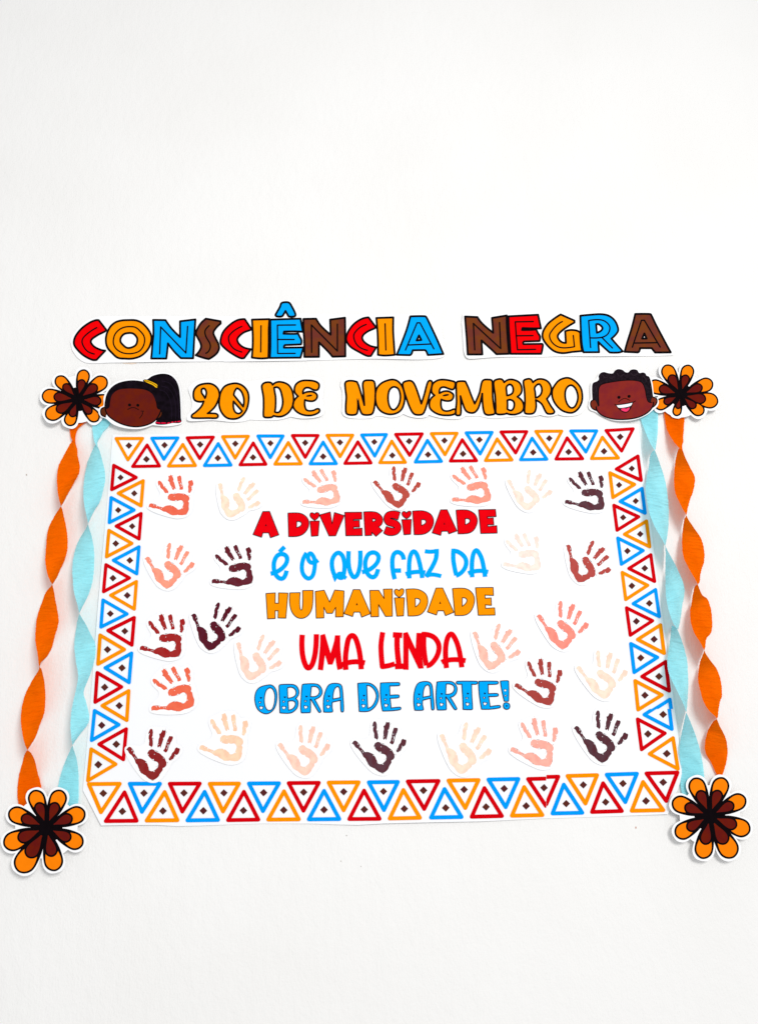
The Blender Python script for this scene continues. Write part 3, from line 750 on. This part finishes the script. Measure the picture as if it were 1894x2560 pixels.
bx0, bx1 = at(1472, 1000)[0], at(1644, 1000)[0]
Bo = face_root('cut-out cartoon boy face with curly black hair and laughing mouth beside the NOVEMBRO banner', bp, 3.0 * MM,
               lambda x, z: 11.5 * MM * sstep(bx0, bx1, x) + 0.8 * MM * sstep(bx0 + .03, bx0, x))
SKIN_B = ink((136, 42, 34), 0.1, 60, (126, 36, 40))
HAIRB = ink((36, 26, 34), 0.3, 260, (22, 14, 20))
Bo.add('hair', [R10('185,515! 172,440 168,300 180,265 215,250 238,230 235,195 255,165 290,155 330,168 380,172 395,150 430,132 480,145 500,165 530,172 555,148 590,142 625,155 640,182 680,178 705,190 715,212 740,222 758,270 772,350 782,430 787,490 775,500! 700,520 600,400 400,400 300,450 250,540 205,540!')], [], HAIRB, .2 * MM)
ear = Bo.add('ear', [R10('190,440 160,455 152,490 170,530 218,552 225,500')], [], ink((120, 44, 26), .1), .22 * MM)
line(Bo, 'outline', R10, '190,440 160,455 152,490 170,530 218,552', 3.0, BLACK, .30 * MM, ear)
ear = Bo.add('ear', [R10('770,440 800,438 815,452 820,480 805,515 768,542')], [], ink((120, 44, 26), .1), .22 * MM)
line(Bo, 'outline', R10, '785,435 815,450 822,480 806,517 768,543', 3.0, BLACK, .30 * MM, ear)
fc = Bo.add('face', [R10('213,520! 240,500 235,400 240,320 265,285 350,265 500,252 610,260 670,285 700,350 715,430 735,482 782,490! 768,545 710,600 620,638 500,650 380,640 280,605 225,560')], [], SKIN_B, .27 * MM)
line(Bo, 'outline', R10, '210,515 225,562 280,607 380,642 500,652 620,640 712,602 770,546 785,490', 3.2, BLACK, .36 * MM, fc)
line(Bo, 'outline', R10, '240,500 235,400 240,320 265,285 350,265 500,252 610,260 670,285 700,350 715,430 735,482 770,490', 2.0, BLACK, .35 * MM, fc)
for x, y in ((440, 423), (541, 418)): Bo.add('eye', [disc(R10.pt(x, y), 3.9)], [], BLACK, .4 * MM, fc)
line(Bo, 'nose', R10, '437,470 480,440 505,437 548,460', 1.7, BLACK, .4 * MM, fc)
mo = Bo.add('mouth', [R10('410,500! 500,492 580,478! 562,530 540,565 515,580 480,572 440,540')], [], ink((40, 30, 34), .1), .38 * MM)
line(Bo, 'outline', R10, '410,500! 500,492 580,478! 562,530 540,565 515,580 480,572 440,540', 1.7, BLACK, .5 * MM, mo, True)
line(Bo, 'outline', R10, '400,492! 405,500 500,494 580,480 605,468!', 2.0, BLACK, .52 * MM, mo)
Bo.add('teeth', [R10('416,504! 500,496 575,483! 562,512 520,526 440,530')], [], WHITE, .42 * MM, mo)
Bo.add('tongue', [R10('460,548 490,537 515,544 545,532 540,556 515,574 485,567')], [], ink((250, 60, 110), .1), .44 * MM, mo)
for q in ('280,190 300,215 330,205', '420,175 450,205 490,185', '560,180 590,205 625,190', '200,300 215,330 205,360', '340,215 370,225 390,205', '680,215 705,245 720,280'):
    line(Bo, 'hair_curl', R10, q, 0.9, ink((58, 46, 54), .1), .25 * MM)

# ------------------------------------------------------------------ flowers
PROF = [(0, 0), (.12, .10), (.22, .22), (.34, .44), (.46, .66), (.58, .86), (.68, .97), (.76, 1.0), (.84, .94), (.91, .77), (.955, .56), (.985, .32)]
def inset(P, d):
    ar = lambda q: abs(sum(q[i][0] * q[(i + 1) % len(q)][1] - q[(i + 1) % len(q)][0] * q[i][1] for i in range(len(q))))
    a, b = offset_side(P, d, True, False), offset_side(P, -d, True, False)
    return a if ar(a) < ar(b) else b
WIDE = [(0, 0), (.10, .20), (.20, .39), (.30, .58), (.40, .75), (.50, .87), (.60, .95), (.70, .995), (.77, 1.0), (.84, .95), (.91, .78), (.965, .50), (.992, .22)]
def petal(c, tip, hw, L0=0.0, grow=0.0, start=0.0, pts=PROF):
    dx, dy = tip[0] - c[0], tip[1] - c[1]; L = math.hypot(dx, dy)
    ux, uy = dx / L, dy / L; vx, vy = -uy, ux
    Lg = L + grow
    left, right = [], []
    for t, w in pts:
        if t < start: continue
        W = max(0.0, w * hw * L + grow * (1 if w > .3 else w / .3)); D = t * Lg
        left.append((c[0] + ux * D + vx * W, c[1] + uy * D + vy * W, False))
        right.append((c[0] + ux * D - vx * W, c[1] + uy * D - vy * W, False))
    tipp = (c[0] + ux * Lg, c[1] + uy * Lg, False)
    if start == 0: left = left[1:]; right = right[1:]; first = [(c[0], c[1], True)]
    else: first = []
    return smooth(first + left + [tipp] + right[::-1], True, 2.0)
ORP = ink((255, 132, 6), 0.05)
BRP = ink((106, 26, 10), 0.1, 60, (98, 20, 18))
def flower(label, z, c, tips, base, warp, ow=4.9):
    C = z.pt(*c); tips = [z.pt(c[0] + (t[0] - c[0]) / .755, c[1] + (t[1] - c[1]) / .755) for t in tips]
    x, zz = at(*C)
    root = thing('paper_flower', label, 'flower', (x, 0, zz), 'cut-out paper flowers at the streamer ends')
    B = Board(root, base, warp, 7.0, 4 * MM)
    L = sum(math.hypot(t[0] - C[0], t[1] - C[1]) for t in tips) / len(tips)
    pap = [petal(C, t, .215, grow=4.8) for t in tips] + [disc(C, L * .72, 40)]
    B.add('paper', pap, [], CARD, 0, None, .0003)
    B.add('outline', [petal(C, t, .218, pts=WIDE) for t in tips] + [disc(C, L * .37, 24)], [], BLACK, .15 * MM)
    inner = [(C[0] + (t[0] - C[0]) * .675, C[1] + (t[1] - C[1]) * .675) for t in tips]
    for t in tips: B.add('petal', [inset(petal(C, t, .218, start=.34), ow)], [], ORP, .30 * MM)
    B.add('inner_outline', [petal(C, t, .225, pts=WIDE) for t in inner], [], BLACK, .45 * MM)
    for t in inner: B.add('inner_petal', [inset(petal(C, t, .225, start=.22), ow * .95)], [], BRP, .60 * MM)
    return root
ZLL, ZLR = Z(4, 1960, 1652 / 240), Z(1654, 1930, 1652 / 240)
cLL = at(112, 2069); cLR = at(1774, 2040)
flower('orange and brown paper flower at the bottom of the streamers under the girl face', ZLL, (770, 750),
       [(600, 262), (965, 262), (1270, 540), (1250, 980), (905, 1312), (430, 1325), (225, 980), (280, 540)], 9 * MM,
       lambda x, z: 1 * MM + 7 * MM * sstep(0.02, -0.09, z - cLL[1]) + 3 * MM * sstep(.01, -.09, x - cLL[0]))
flower('orange and brown paper flower at the bottom of the streamers under the boy face', ZLR, (828, 755),
       [(612, 262), (1010, 255), (1298, 520), (1352, 962), (1135, 1300), (718, 1315), (370, 1012), (330, 560)], 9 * MM,
       lambda x, z: 1 * MM + 2.5 * MM * sstep(0.02, -0.09, z - cLR[1]) + 3 * MM * sstep(.01, -.09, x - cLR[0]))
cUL = at(194, 997); cUR = at(1701, 986)
flower('orange and brown paper flower tucked behind the girl face', R9, (430, 400),
       [(485, 166), (655, 236), (705, 425), (588, 570), (358, 613), (190, 553), (152, 375), (265, 227)], 8 * MM,
       lambda x, z: 1 * MM + 5 * MM * sstep(0.02, -0.07, z - cUL[1]) * sstep(.03, -.04, x - cUL[0]) + 3 * MM * sstep(.01, -.07, x - cUL[0]), 4.1)
flower('orange and brown paper flower tucked behind the boy face', R10, (1080, 395),
       [(955, 162), (1148, 160), (1330, 297), (1368, 460), (1250, 553), (1042, 562), (880, 492), (825, 312)], 8 * MM,
       lambda x, z: 1 * MM + 4 * MM * sstep(0.02, -0.07, z - cUR[1]) * sstep(-.02, .05, x - cUR[0]) + 1.5 * MM * sstep(.0, .07, x - cUR[0]), 4.1)

# ------------------------------------------------------------------ twisted crepe streamers
SL1, SL2, SR1, SR2 = Z(60, 1020, 1250 / 280), Z(20, 1500, 1250 / 280), Z(1560, 1020, 1250 / 280), Z(1600, 1500, 1250 / 280)
def rows(z, txt):
    out = []
    for item in txt.split(';'):
        w = item.split()
        if not w: continue
        a = [float(v) for q in w for v in q.split(',')]
        out.append((*z.pt(a[0], a[1]), *z.pt(a[2], a[3])))
    return out
def streamer(label, R, mat, seed, top=(25, 110), bot=(62, 150)):
    rnd = random.Random(seed)
    R = np.array(R); n = len(R); S = []
    for i in range(n - 1):
        p0, p1, p2, p3 = R[max(0, i - 1)], R[i], R[i + 1], R[min(n - 1, i + 2)]
        ln = math.hypot(*(p2[:2] + p2[2:] - p1[:2] - p1[2:])) / 2
        kk = max(4, int(ln / 1.6))
        for j in range(kk):
            t = j / kk
            S.append(0.5 * ((2 * p1) + (p2 - p0) * t + (2 * p0 - 5 * p1 + 4 * p2 - p3) * t * t + (-p0 + 3 * p1 - 3 * p2 + p3) * t**3))
    S.append(R[-1]); S = np.array(S); m = len(S)
    sgn = np.sign(S[:, 2] - S[:, 0]); sgn[sgn == 0] = 1
    half = np.hypot(S[:, 2] - S[:, 0], S[:, 3] - S[:, 1]) / 2
    lob = []; s0 = 0
    for i in range(1, m + 1):
        if i == m or sgn[i] != sgn[s0]: lob.append((s0, i)); s0 = i
    lob = [l for l in lob if l[1] - l[0] > 6] or lob
    peaks = [a + int(np.argmax(half[a:b])) for a, b in lob]
    wv = np.interp(np.arange(m), peaks, [half[p] for p in peaks])
    wv = np.maximum(wv, half)
    sg = np.ones(m); s = 1
    for i in range(m):
        if i in peaks[1:]: s = -s
        sg[i] = s
    PXM = 0.00079
    waves = [(rnd.uniform(350, 1100), rnd.uniform(0, 6.28), rnd.uniform(-2.2, 2.2), rnd.uniform(.10, .26) * MM) for _ in range(7)]
    b = sg * np.sqrt(np.maximum(wv**2 - half**2, 0)) * PXM * 0.92
    mid = (S[:, 1] + S[:, 3]) / 2
    y0, y1 = mid[0], mid[-1]
    NX = 10
    verts, uvs = [], []
    ln = 0.0
    xc, zc = at(float((S[:, 0] + S[:, 2]).mean() / 2), float(mid.mean()))
    for i in range(m):
        ramp = sstep(y0 + top[0], y0 + top[1], mid[i]) * sstep(y1 - bot[0], y1 - bot[1], mid[i])
        bb = b[i] * ramp
        c = 0.0048 + ramp * 0.0185
        if i: ln += max(0.4, math.hypot(S[i, 0] + S[i, 2] - S[i - 1, 0] - S[i - 1, 2], S[i, 1] + S[i, 3] - S[i - 1, 1] - S[i - 1, 3]) / 2) * PXM
        ja, jb = rnd.uniform(-.55, .55), rnd.uniform(-.55, .55)
        cup = 0.16 * half[i] * PXM * ramp
        for j in range(NX + 1):
            u = j / NX
            px = S[i, 0] * (1 - u) + S[i, 2] * u + (ja if j == 0 else jb if j == NX else 0)
            py = S[i, 1] * (1 - u) + S[i, 3] * u + (ja * .6 if j == 0 else jb * .6 if j == NX else 0)
            dep = c + bb * (1 - 2 * u) + cup * (1 - (2 * u - 1)**2) + 0.0004 * math.sin(ln * 900 + 3 * u + seed) * ramp * abs(2 * u - 1)
            dep += ramp * sum(am * math.sin(fr * ln + ph + tl * u) for fr, ph, tl, am in waves) * (0.55 + 0.45 * math.sin(37 * ln + seed))
            dep = max(0.0012, dep)
            x, z = at(px, py, dep)
            verts.append((x - xc, -dep, z - zc)); uvs.append((u, ln))
    faces = []
    for i in range(m - 1):
        for j in range(NX):
            a = i * (NX + 1) + j
            faces.append((a, a + 1, a + NX + 2, a + NX + 1))
    me = bpy.data.meshes.new('crepe_streamer')
    me.from_pydata(verts, [], faces)
    uvl = me.uv_layers.new(name='UVMap')
    for lp in me.loops: uvl.data[lp.index].uv = uvs[lp.vertex_index]
    me.polygons.foreach_set('use_smooth', [True] * len(me.polygons))
    me.update()
    o = link('crepe_streamer', me, mat)
    o.location = (xc, 0, zc)
    o['label'] = label; o['category'] = 'streamer'; o['group'] = 'twisted crepe streamers beside the poster'
    return o
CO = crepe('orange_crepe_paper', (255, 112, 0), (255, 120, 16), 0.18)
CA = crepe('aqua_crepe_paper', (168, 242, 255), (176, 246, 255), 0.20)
LO = rows(SL1, '490,100 730,100; 505,180 700,150; 518,290 620,215; 532,345 597,250; 576,400 578,295; 600,470 512,410; 603,530 445,530; 625,640 390,640; 620,720 370,760; 580,800 372,860; 510,930 385,980; 425,1085 412,1085; 398,1120 430,1130; 300,1280 448,1210; 262,1400 480,1360; 248,1550 490,1530; 240,1700 470,1660; 260,1840 410,1800; 290,1920 365,1900; 318,1975 305,1985; 340,2060 245,2060; 355,2150 205,2160') + \
     rows(SL2, '568,200 325,200; 558,300 310,360; 530,390 308,460; 490,540 325,560; 430,640 340,660; 372,700 350,740; 338,790 378,775; 260,920 405,890; 200,1040 418,1000; 160,1180 420,1130; 145,1320 408,1260; 155,1440 360,1390; 180,1570 310,1530; 213,1660 235,1655; 270,1720 190,1720; 310,1820 160,1830; 335,1930 125,1960; 365,2030 110,2080; 382,2160 108,2200; 385,2330 130,2340')
LA = rows(SL1, '780,60 980,60; 765,180 955,185; 770,280 890,260; 795,392 838,350; 822,430 820,375; 845,475 775,455; 870,560 720,580; 900,680 690,700; 910,770 672,820; 895,880 665,960; 850,1040 675,1080; 790,1140 695,1180; 720,1290 715,1275; 700,1330 732,1350; 640,1430 755,1420; 590,1530 775,1520; 560,1640 788,1640; 543,1770 785,1760; 548,1920 770,1920; 560,2050 730,2060; 600,2200 670,2190') + \
     rows(SL2, '800,150 795,160; 870,270 770,270; 930,390 752,400; 975,480 742,520; 980,580 750,600; 965,680 765,710; 920,830 785,850; 848,1020 755,1030; 875,1140 728,1150; 910,1300 708,1260; 890,1390 700,1420; 820,1480 708,1530; 735,1600 718,1600; 690,1690 740,1680; 640,1810 770,1780; 600,1920 788,1910; 565,2060 792,2060; 550,2200 790,2200; 565,2350 780,2350')
RA = rows(SR1, '190,-20 385,-30; 178,60 374,60; 180,120 373,130; 230,260 368,290; 290,400 350,440; 335,470 345,462; 365,540 288,520; 400,640 272,640; 440,760 248,780; 470,900 235,900; 490,1080 252,1030; 492,1220 280,1180; 488,1340 340,1330; 475,1440 400,1430; 455,1545 448,1525; 458,1640 490,1610; 455,1750 540,1700; 455,1900 600,1820; 460,2050 660,1970; 470,2150 668,2080') + \
     rows(SR2, '300,60 462,80; 330,170 450,190; 370,265 425,310; 400,310 415,325; 430,370 350,290; 455,440 335,400; 490,550 318,520; 520,680 300,670; 528,820 308,790; 532,940 350,900; 528,1060 420,1040; 520,1180 480,1170; 512,1240 502,1240; 490,1330 535,1310; 470,1430 580,1420; 445,1560 620,1530; 435,1680 660,1660; 445,1800 688,1800; 462,1920 705,1920; 445,2040 715,2040; 460,2150 715,2150; 500,2330 700,2330')
RO = rows(SR1, '425,-60 655,-60; 440,60 668,80; 470,230 662,230; 530,350 654,325; 602,440 655,380; 648,478 640,405; 674,545 592,480; 730,660 560,640; 785,780 552,790; 765,930 560,930; 735,1010 600,1030; 708,1110 650,1130; 690,1190 686,1190; 665,1250 715,1250; 650,1340 790,1360; 640,1450 860,1470; 645,1580 890,1610; 660,1670 885,1720; 700,1760 860,1800; 750,1850 845,1870; 800,1935 835,1950; 840,2030 785,1990; 870,2090 760,2090; 930,2140 745,2190') + \
     rows(SR2, '790,130 552,120; 800,270 560,250; 785,370 600,370; 735,430 650,450; 722,520 705,550; 690,620 728,600; 660,700 790,690; 645,800 850,770; 640,900 895,900; 665,1010 908,1060; 700,1130 885,1140; 760,1230 868,1240; 840,1310 858,1315; 880,1400 800,1370; 945,1530 745,1470; 970,1650 715,1620; 965,1760 730,1720; 935,1890 790,1820; 905,1970 838,1930; 870,2010 890,1990; 800,2070 930,2050; 770,2130 980,2140; 760,2260 1020,2200')
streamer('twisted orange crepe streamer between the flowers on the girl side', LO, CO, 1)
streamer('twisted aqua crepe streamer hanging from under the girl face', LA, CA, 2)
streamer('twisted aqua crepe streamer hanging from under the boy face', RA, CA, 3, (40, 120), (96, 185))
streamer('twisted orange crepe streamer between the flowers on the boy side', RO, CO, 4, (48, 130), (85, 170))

# ------------------------------------------------------------------ handprints
H0 = Z(870, 1780, 10.325)
rj = random.Random(3)
def rough(poly, amp):
    """ragged ink edge"""
    out = []; n = len(poly)
    for i in range(n):
        a, b = poly[i], poly[(i + 1) % n]
        l = math.hypot(b[0] - a[0], b[1] - a[1]); kk = max(1, int(l / 0.8))
        for j in range(kk):
            t = j / kk; s = rj.gauss(0, amp)
            if rj.random() < .07: s *= 2.6
            out.append((a[0] + (b[0] - a[0]) * t + (b[1] - a[1]) / (l or 1) * s, a[1] + (b[1] - a[1]) * t - (b[0] - a[0]) / (l or 1) * s))
    return out
palm = '105,812! 150,745 200,740 235,770 290,850 340,930 390,985 430,1030 500,1030 570,1050 640,1090 690,1150 720,1210 745,1260 755,1320 830,1345 880,1335 940,1280 985,1215 985,1150 960,1110 900,1080 860,1060 840,1020 810,1035 750,1000 700,950 665,890 680,830 720,785 770,770 830,790 860,820 930,850 1000,880 1060,930 1120,975 1165,1050 1195,1110 1190,1190 1150,1230 1115,1250 1115,1310 1060,1390 1045,1440 1010,1490 960,1540 900,1570 830,1560 770,1530 690,1470 620,1430 560,1400 520,1340 470,1260 440,1200 390,1150 350,1070 310,1010 250,950 190,910 150,850'
fingers = ['685,240 715,260 735,310 742,400 740,470 765,560 775,640 770,690 745,715 715,690 680,680 670,620 670,550 645,490 640,430 650,380 625,370 625,340 640,290 660,250',
           '985,250 1010,270 1060,260 1070,310 1065,400 1040,470 1025,560 1005,640 985,735! 960,680! 925,720! 900,680 910,600 910,500 925,420 910,360 940,350 970,290',
           '1190,400 1215,410 1265,410 1278,460 1260,520 1225,600 1200,700 1180,790 1150,835 1100,820 1070,790 1100,740 1115,650 1130,570 1150,490',
           '1410,690 1440,710 1490,720 1495,770 1475,850 1430,890 1390,900 1360,990 1320,1010 1280,1040 1245,1020 1245,970 1290,910 1310,840 1350,800 1370,730']
gaps = {0: [(850, 900, 14, 12), (690, 910, 14, 12), (1100, 985, 16, 12), (895, 1345, 18, 12), (655, 1118, 18, 12), (300, 900, 10, 30), (355, 1000, 22, 8), (385, 1035, 10, 18), (250, 830, 9, 26)],
        1: [(648, 368, 12, 18), (735, 450, 6, 26)], 2: [(1030, 470, 8, 18), (930, 640, 8, 14)], 3: [(1165, 570, 14, 12), (1180, 660, 10, 46), (1160, 730, 8, 30), (1130, 640, 6, 24)], 4: [(1390, 880, 14, 14), (1262, 970, 8, 14)]}
paper_h = '50,800 75,735 150,690 300,690 450,690 545,610 560,400 585,270 660,190 780,180 900,185 1040,185 1170,260 1310,350 1360,480 1400,600 1520,640 1575,740 1550,870 1450,1000 1330,1110 1290,1230 1220,1370 1130,1520 1020,1620 890,1648 760,1625 620,1560 480,1430 330,1260 190,1080 90,920'
hc = at(*H0.pt(800, 900))
def hlocal(polys): return [[(at(*p)[0], at(*p)[1]) for p in q] for q in polys]
def hcurl(x, z):
    r = math.hypot(x - hc[0], z - hc[1])
    d = max(0.0, ((hc[0] - x) * 0.75 + (hc[1] - z) * 0.66))
    return 0.0002 * sstep(.02, .065, r) + 0.0007 * sstep(.02, .06, d)
org = (hc[0], 0, hc[1])
HM = {'paper': mesh('paper', hlocal([H0(paper_h)]), [], lambda x, z: 0.0006 + hcurl(x, z), 0.0003, 7.0, org)}
shapes = [palm] + fingers
prints = []
for i, s in enumerate(shapes):
    holes = []
    for gx, gy, rx, ry in gaps.get(i, []):
        holes.append([H0.pt(gx + rx * math.cos(t) * rj.uniform(.6, 1.2), gy + ry * math.sin(t) * rj.uniform(.6, 1.2)) for t in [q * 6.283 / 8 for q in range(8)]])
    prints.append(mesh('print', hlocal([rough(H0(s, True, 1.2), 0.17)]), hlocal(holes), lambda x, z: 0.0009 + hcurl(x, z), 0, 7.0, org))
sp = []
for gx, gy, l, w, a in [(765, 490, 30, 8, 1.4), (290, 830, 80, 6, 1.0), (900, 815, 60, 8, .4), (1400, 930, 20, 7, 2.2), (1222, 1100, 24, 7, 1.2), (940, 1220, 14, 8, 2.), (870, 1072, 34, 8, .3),
                        (515, 1340, 26, 7, 1.), (1095, 310, 26, 6, 1.8), (1020, 1480, 36, 8, 2.2), (1325, 1028, 10, 8, .3), (1205, 660, 44, 6, 1.75), (1000, 640, 40, 6, 1.8), (460, 1200, 34, 6, 1.),
                        (640, 1090, 50, 6, .5), (1130, 1000, 46, 6, .9), (380, 1010, 46, 6, .7), (1060, 228, 9, 8, 0), (745, 735, 14, 5, 1.4), (895, 1580, 44, 7, -.1), (1060, 1395, 30, 6, 2.1), (110, 812, 18, 12, .3),
                        (650, 360, 30, 6, 1.9), (930, 380, 30, 6, 1.5), (700, 940, 40, 6, .9), (820, 1050, 40, 6, .4), (760, 1300, 30, 6, 1.4), (980, 1200, 30, 6, 1.7), (1270, 990, 30, 6, 2.2)]:
    dx, dy = math.cos(a), math.sin(a)
    sp.append([H0.pt(gx + dx * l + rj.uniform(-4, 4), gy + dy * l), H0.pt(gx - dy * w, gy + dx * w), H0.pt(gx - dx * l, gy - dy * l + rj.uniform(-4, 4)), H0.pt(gx + dy * w * .5, gy - dx * w * .5)])
specks = mesh('ink_specks', hlocal(sp), [], lambda x, z: 0.00102 + hcurl(x, z), 0, 7.0, org)
GREY = ink((96, 80, 86), .1)
for mm_ in [HM['paper']] : mm_.materials.append(CARD)
for mm_ in prints: mm_.materials.append(GREY)
specks.materials.append(GREY)
LM = [H0.pt(*p) for p in ((110, 810), (680, 240), (1040, 255), (1230, 405), (1450, 695))]
LMW = np.array([at(*p) for p in LM]) - np.array(hc)
HANDS = [
 ((360, 1160), 5.1625, '70,553 190,228 340,150 455,155 605,210', (238, 110, 84), 'coral handprint cut-out under the border, nearest the girl face'),
 ((360, 1160), 5.1625, '965,262 1285,178 1430,245 1480,340 1495,490', (254, 233, 208), 'cream handprint cut-out above the lone letter A of A DiVERSiDADE'),
 ((740, 1150), 5.1625, '92,560 100,245 205,145 315,122 480,138', (255, 188, 168), 'pale pink handprint cut-out above the letters DiV of DiVERSiDADE'),
 ((740, 1150), 5.1625, '995,292 1255,88 1415,98 1500,165 1590,290', (186, 82, 70), 'reddish brown handprint cut-out above the letter S of DiVERSiDADE'),
 ((1100, 1150), 1652 / 440, '115,385 112,148 190,72 278,58 398,72', (255, 160, 138), 'salmon pink handprint cut-out above the last letters ADE of DiVERSiDADE'),
 ((1100, 1150), 1652 / 440, '630,195 828,95 935,125 995,190 1045,290', (254, 234, 218), 'very pale peach handprint between the salmon and the dark plum ones under the border'),
 ((1100, 1150), 1652 / 440, '1170,405 1205,172 1295,112 1382,112 1500,148', (92, 60, 68), 'dark plum handprint cut-out under the border, nearest the boy face'),
 ((350, 1330), 5.1625, '75,345 385,148 545,172 625,250 695,395', (253, 160, 134), 'salmon handprint cut-out beside the dark one left of É O QUE'),
 ((350, 1330), 5.1625, '935,658 975,302 1105,190 1228,175 1390,200', (100, 40, 52), 'dark maroon handprint cut-out beside the blue É of É O QUE'),
 ((1230, 1310), 5.1625, '142,540 180,220 290,128 410,122', (255, 238, 226), 'faint cream handprint cut-out just after the words FAZ DA'),
 ((1230, 1310), 5.1625, '955,280 1295,222 1435,305 1490,410 1520,580', (182, 80, 74), 'rust brown handprint beside the border, past the faint one after FAZ DA'),
 ((340, 1490), 5.1625, '60,690 170,328 320,240 440,242 600,295', (162, 46, 44), 'brick red handprint cut-out between the border and the tilted dark plum one'),
 ((340, 1490), 5.1625, '720,250 1075,90 1225,140 1295,235 1345,400', (88, 28, 44), 'tilted dark plum handprint cut-out beside the H of HUMANiDADE'),
 ((1160, 1480), 4.13, '90,420 355,330 480,388 532,470 575,605', (255, 198, 180), 'light pink handprint cut-out just after the word LINDA'),
 ((1160, 1480), 4.13, '750,250 985,95 1125,125 1195,195 1270,320', (255, 150, 134), 'bright salmon handprint cut-out past the E of HUMANiDADE'),
 ((1160, 1480), 4.13, '520,970 650,720 778,690 872,720 990,802', (168, 70, 64), 'rust brown handprint cut-out just after the exclamation mark of ARTE!'),
 ((1160, 1480), 4.13, '1155,785 1370,608 1510,625 1590,690', (254, 233, 212), 'cream handprint between the border and the rust brown one after ARTE!'),
 ((340, 1560), 1652 / 380, '1095,212 1385,118 1505,180 1555,268 1580,405', (255, 219, 200), 'pale peach handprint cut-out just before the word UMA'),
 ((340, 1560), 1652 / 380, '178,935 190,605 290,495 400,468 548,478', (240, 112, 82), 'coral orange handprint cut-out beside the O of OBRA'),
 ((300, 1760), 1652 / 360, '85,515 360,290 510,298 595,370 680,500', (140, 45, 44), 'dark red handprint with its thumb overlapping a red border triangle'),
 ((300, 1760), 1652 / 360, '922,510 1045,182 1185,108 1300,120 1445,192', (253, 219, 186), 'light tan handprint between the dark red one and OBRA, above the lower border'),
 ((660, 1760), 4.13, '145,425 378,218 510,230 590,292 670,408', (255, 216, 196), 'pale peach handprint cut-out below the letters BRA of OBRA'),
 ((870, 1780), 10.325, '110,810 680,240 1040,255 1230,405 1450,695', (92, 60, 70), 'dark plum handprint cut-out below the word DE of OBRA DE ARTE'),
 ((1060, 1760), 1652 / 360, '180,360 480,212 625,265 700,360 765,520', (255, 231, 208), 'cream handprint cut-out below the letters RTE of ARTE'),
 ((1060, 1760), 1652 / 360, '990,535 1110,212 1245,160 1360,185 1500,268', (248, 182, 166), 'dusty pink handprint below the rust brown one after ARTE!'),
 ((1220, 1740), 4.13, '885,330 1125,152 1262,178 1345,250 1425,385', (88, 58, 66), 'dark plum handprint cut-out in the lower corner beside the dusty pink one')]
for i, (o, kz, pts, rgb, lab) in enumerate(HANDS):
    z = Z(o[0], o[1], kz)
    Q = np.array([at(*z.pt(*map(float, w.split(',')))) for w in pts.split()])
    P = LMW[:len(Q)]
    pm, qm = P.mean(0), Q.mean(0)
    p, q = (P - pm), (Q - qm)
    pc, qc = p[:, 0] + 1j * p[:, 1], q[:, 0] + 1j * q[:, 1]
    a = (np.conj(pc) @ qc) / (np.abs(pc)**2).sum()
    sc_, th = abs(a), math.atan2(a.imag, a.real)
    off = (qm[0] + 1j * qm[1]) - a * (pm[0] + 1j * pm[1])
    root = thing('handprint_cutout', lab, 'handprint', (off.real, -0.0011 - poster_warp(off.real, off.imag), off.imag), 'handprint cut-outs on the poster')
    root.rotation_euler = (0, -th, 0)
    root.scale = (sc_, 1, sc_)
    lum = sum(rgb)
    darker = tuple(int(c * (0.97 if lum > 560 else 0.9)) for c in rgb)
    mat = ink(rgb, .1, 70.0, (min(255, int(rgb[0] * .99)), int(rgb[1] * .93), int(rgb[2] * .93)) if lum > 300 else (rgb[0], int(rgb[1] * .75), int(rgb[2] * .78)))
    def put(name, me, m_):
        ob = bpy.data.objects.new(name, me); COL.objects.link(ob); ob.parent = root
        ob.material_slots[0].link = 'OBJECT'; ob.material_slots[0].material = m_
        return ob
    put('paper', HM['paper'], CARD)
    put('palm_print', prints[0], mat)
    for f_ in prints[1:]: put('finger_print', f_, mat)
    if lum < 640:
        sm = ink((80, 62, 68), .1) if lum < 420 else ink((176, 130, 126), .1)
        put('ink_specks', specks, sm)
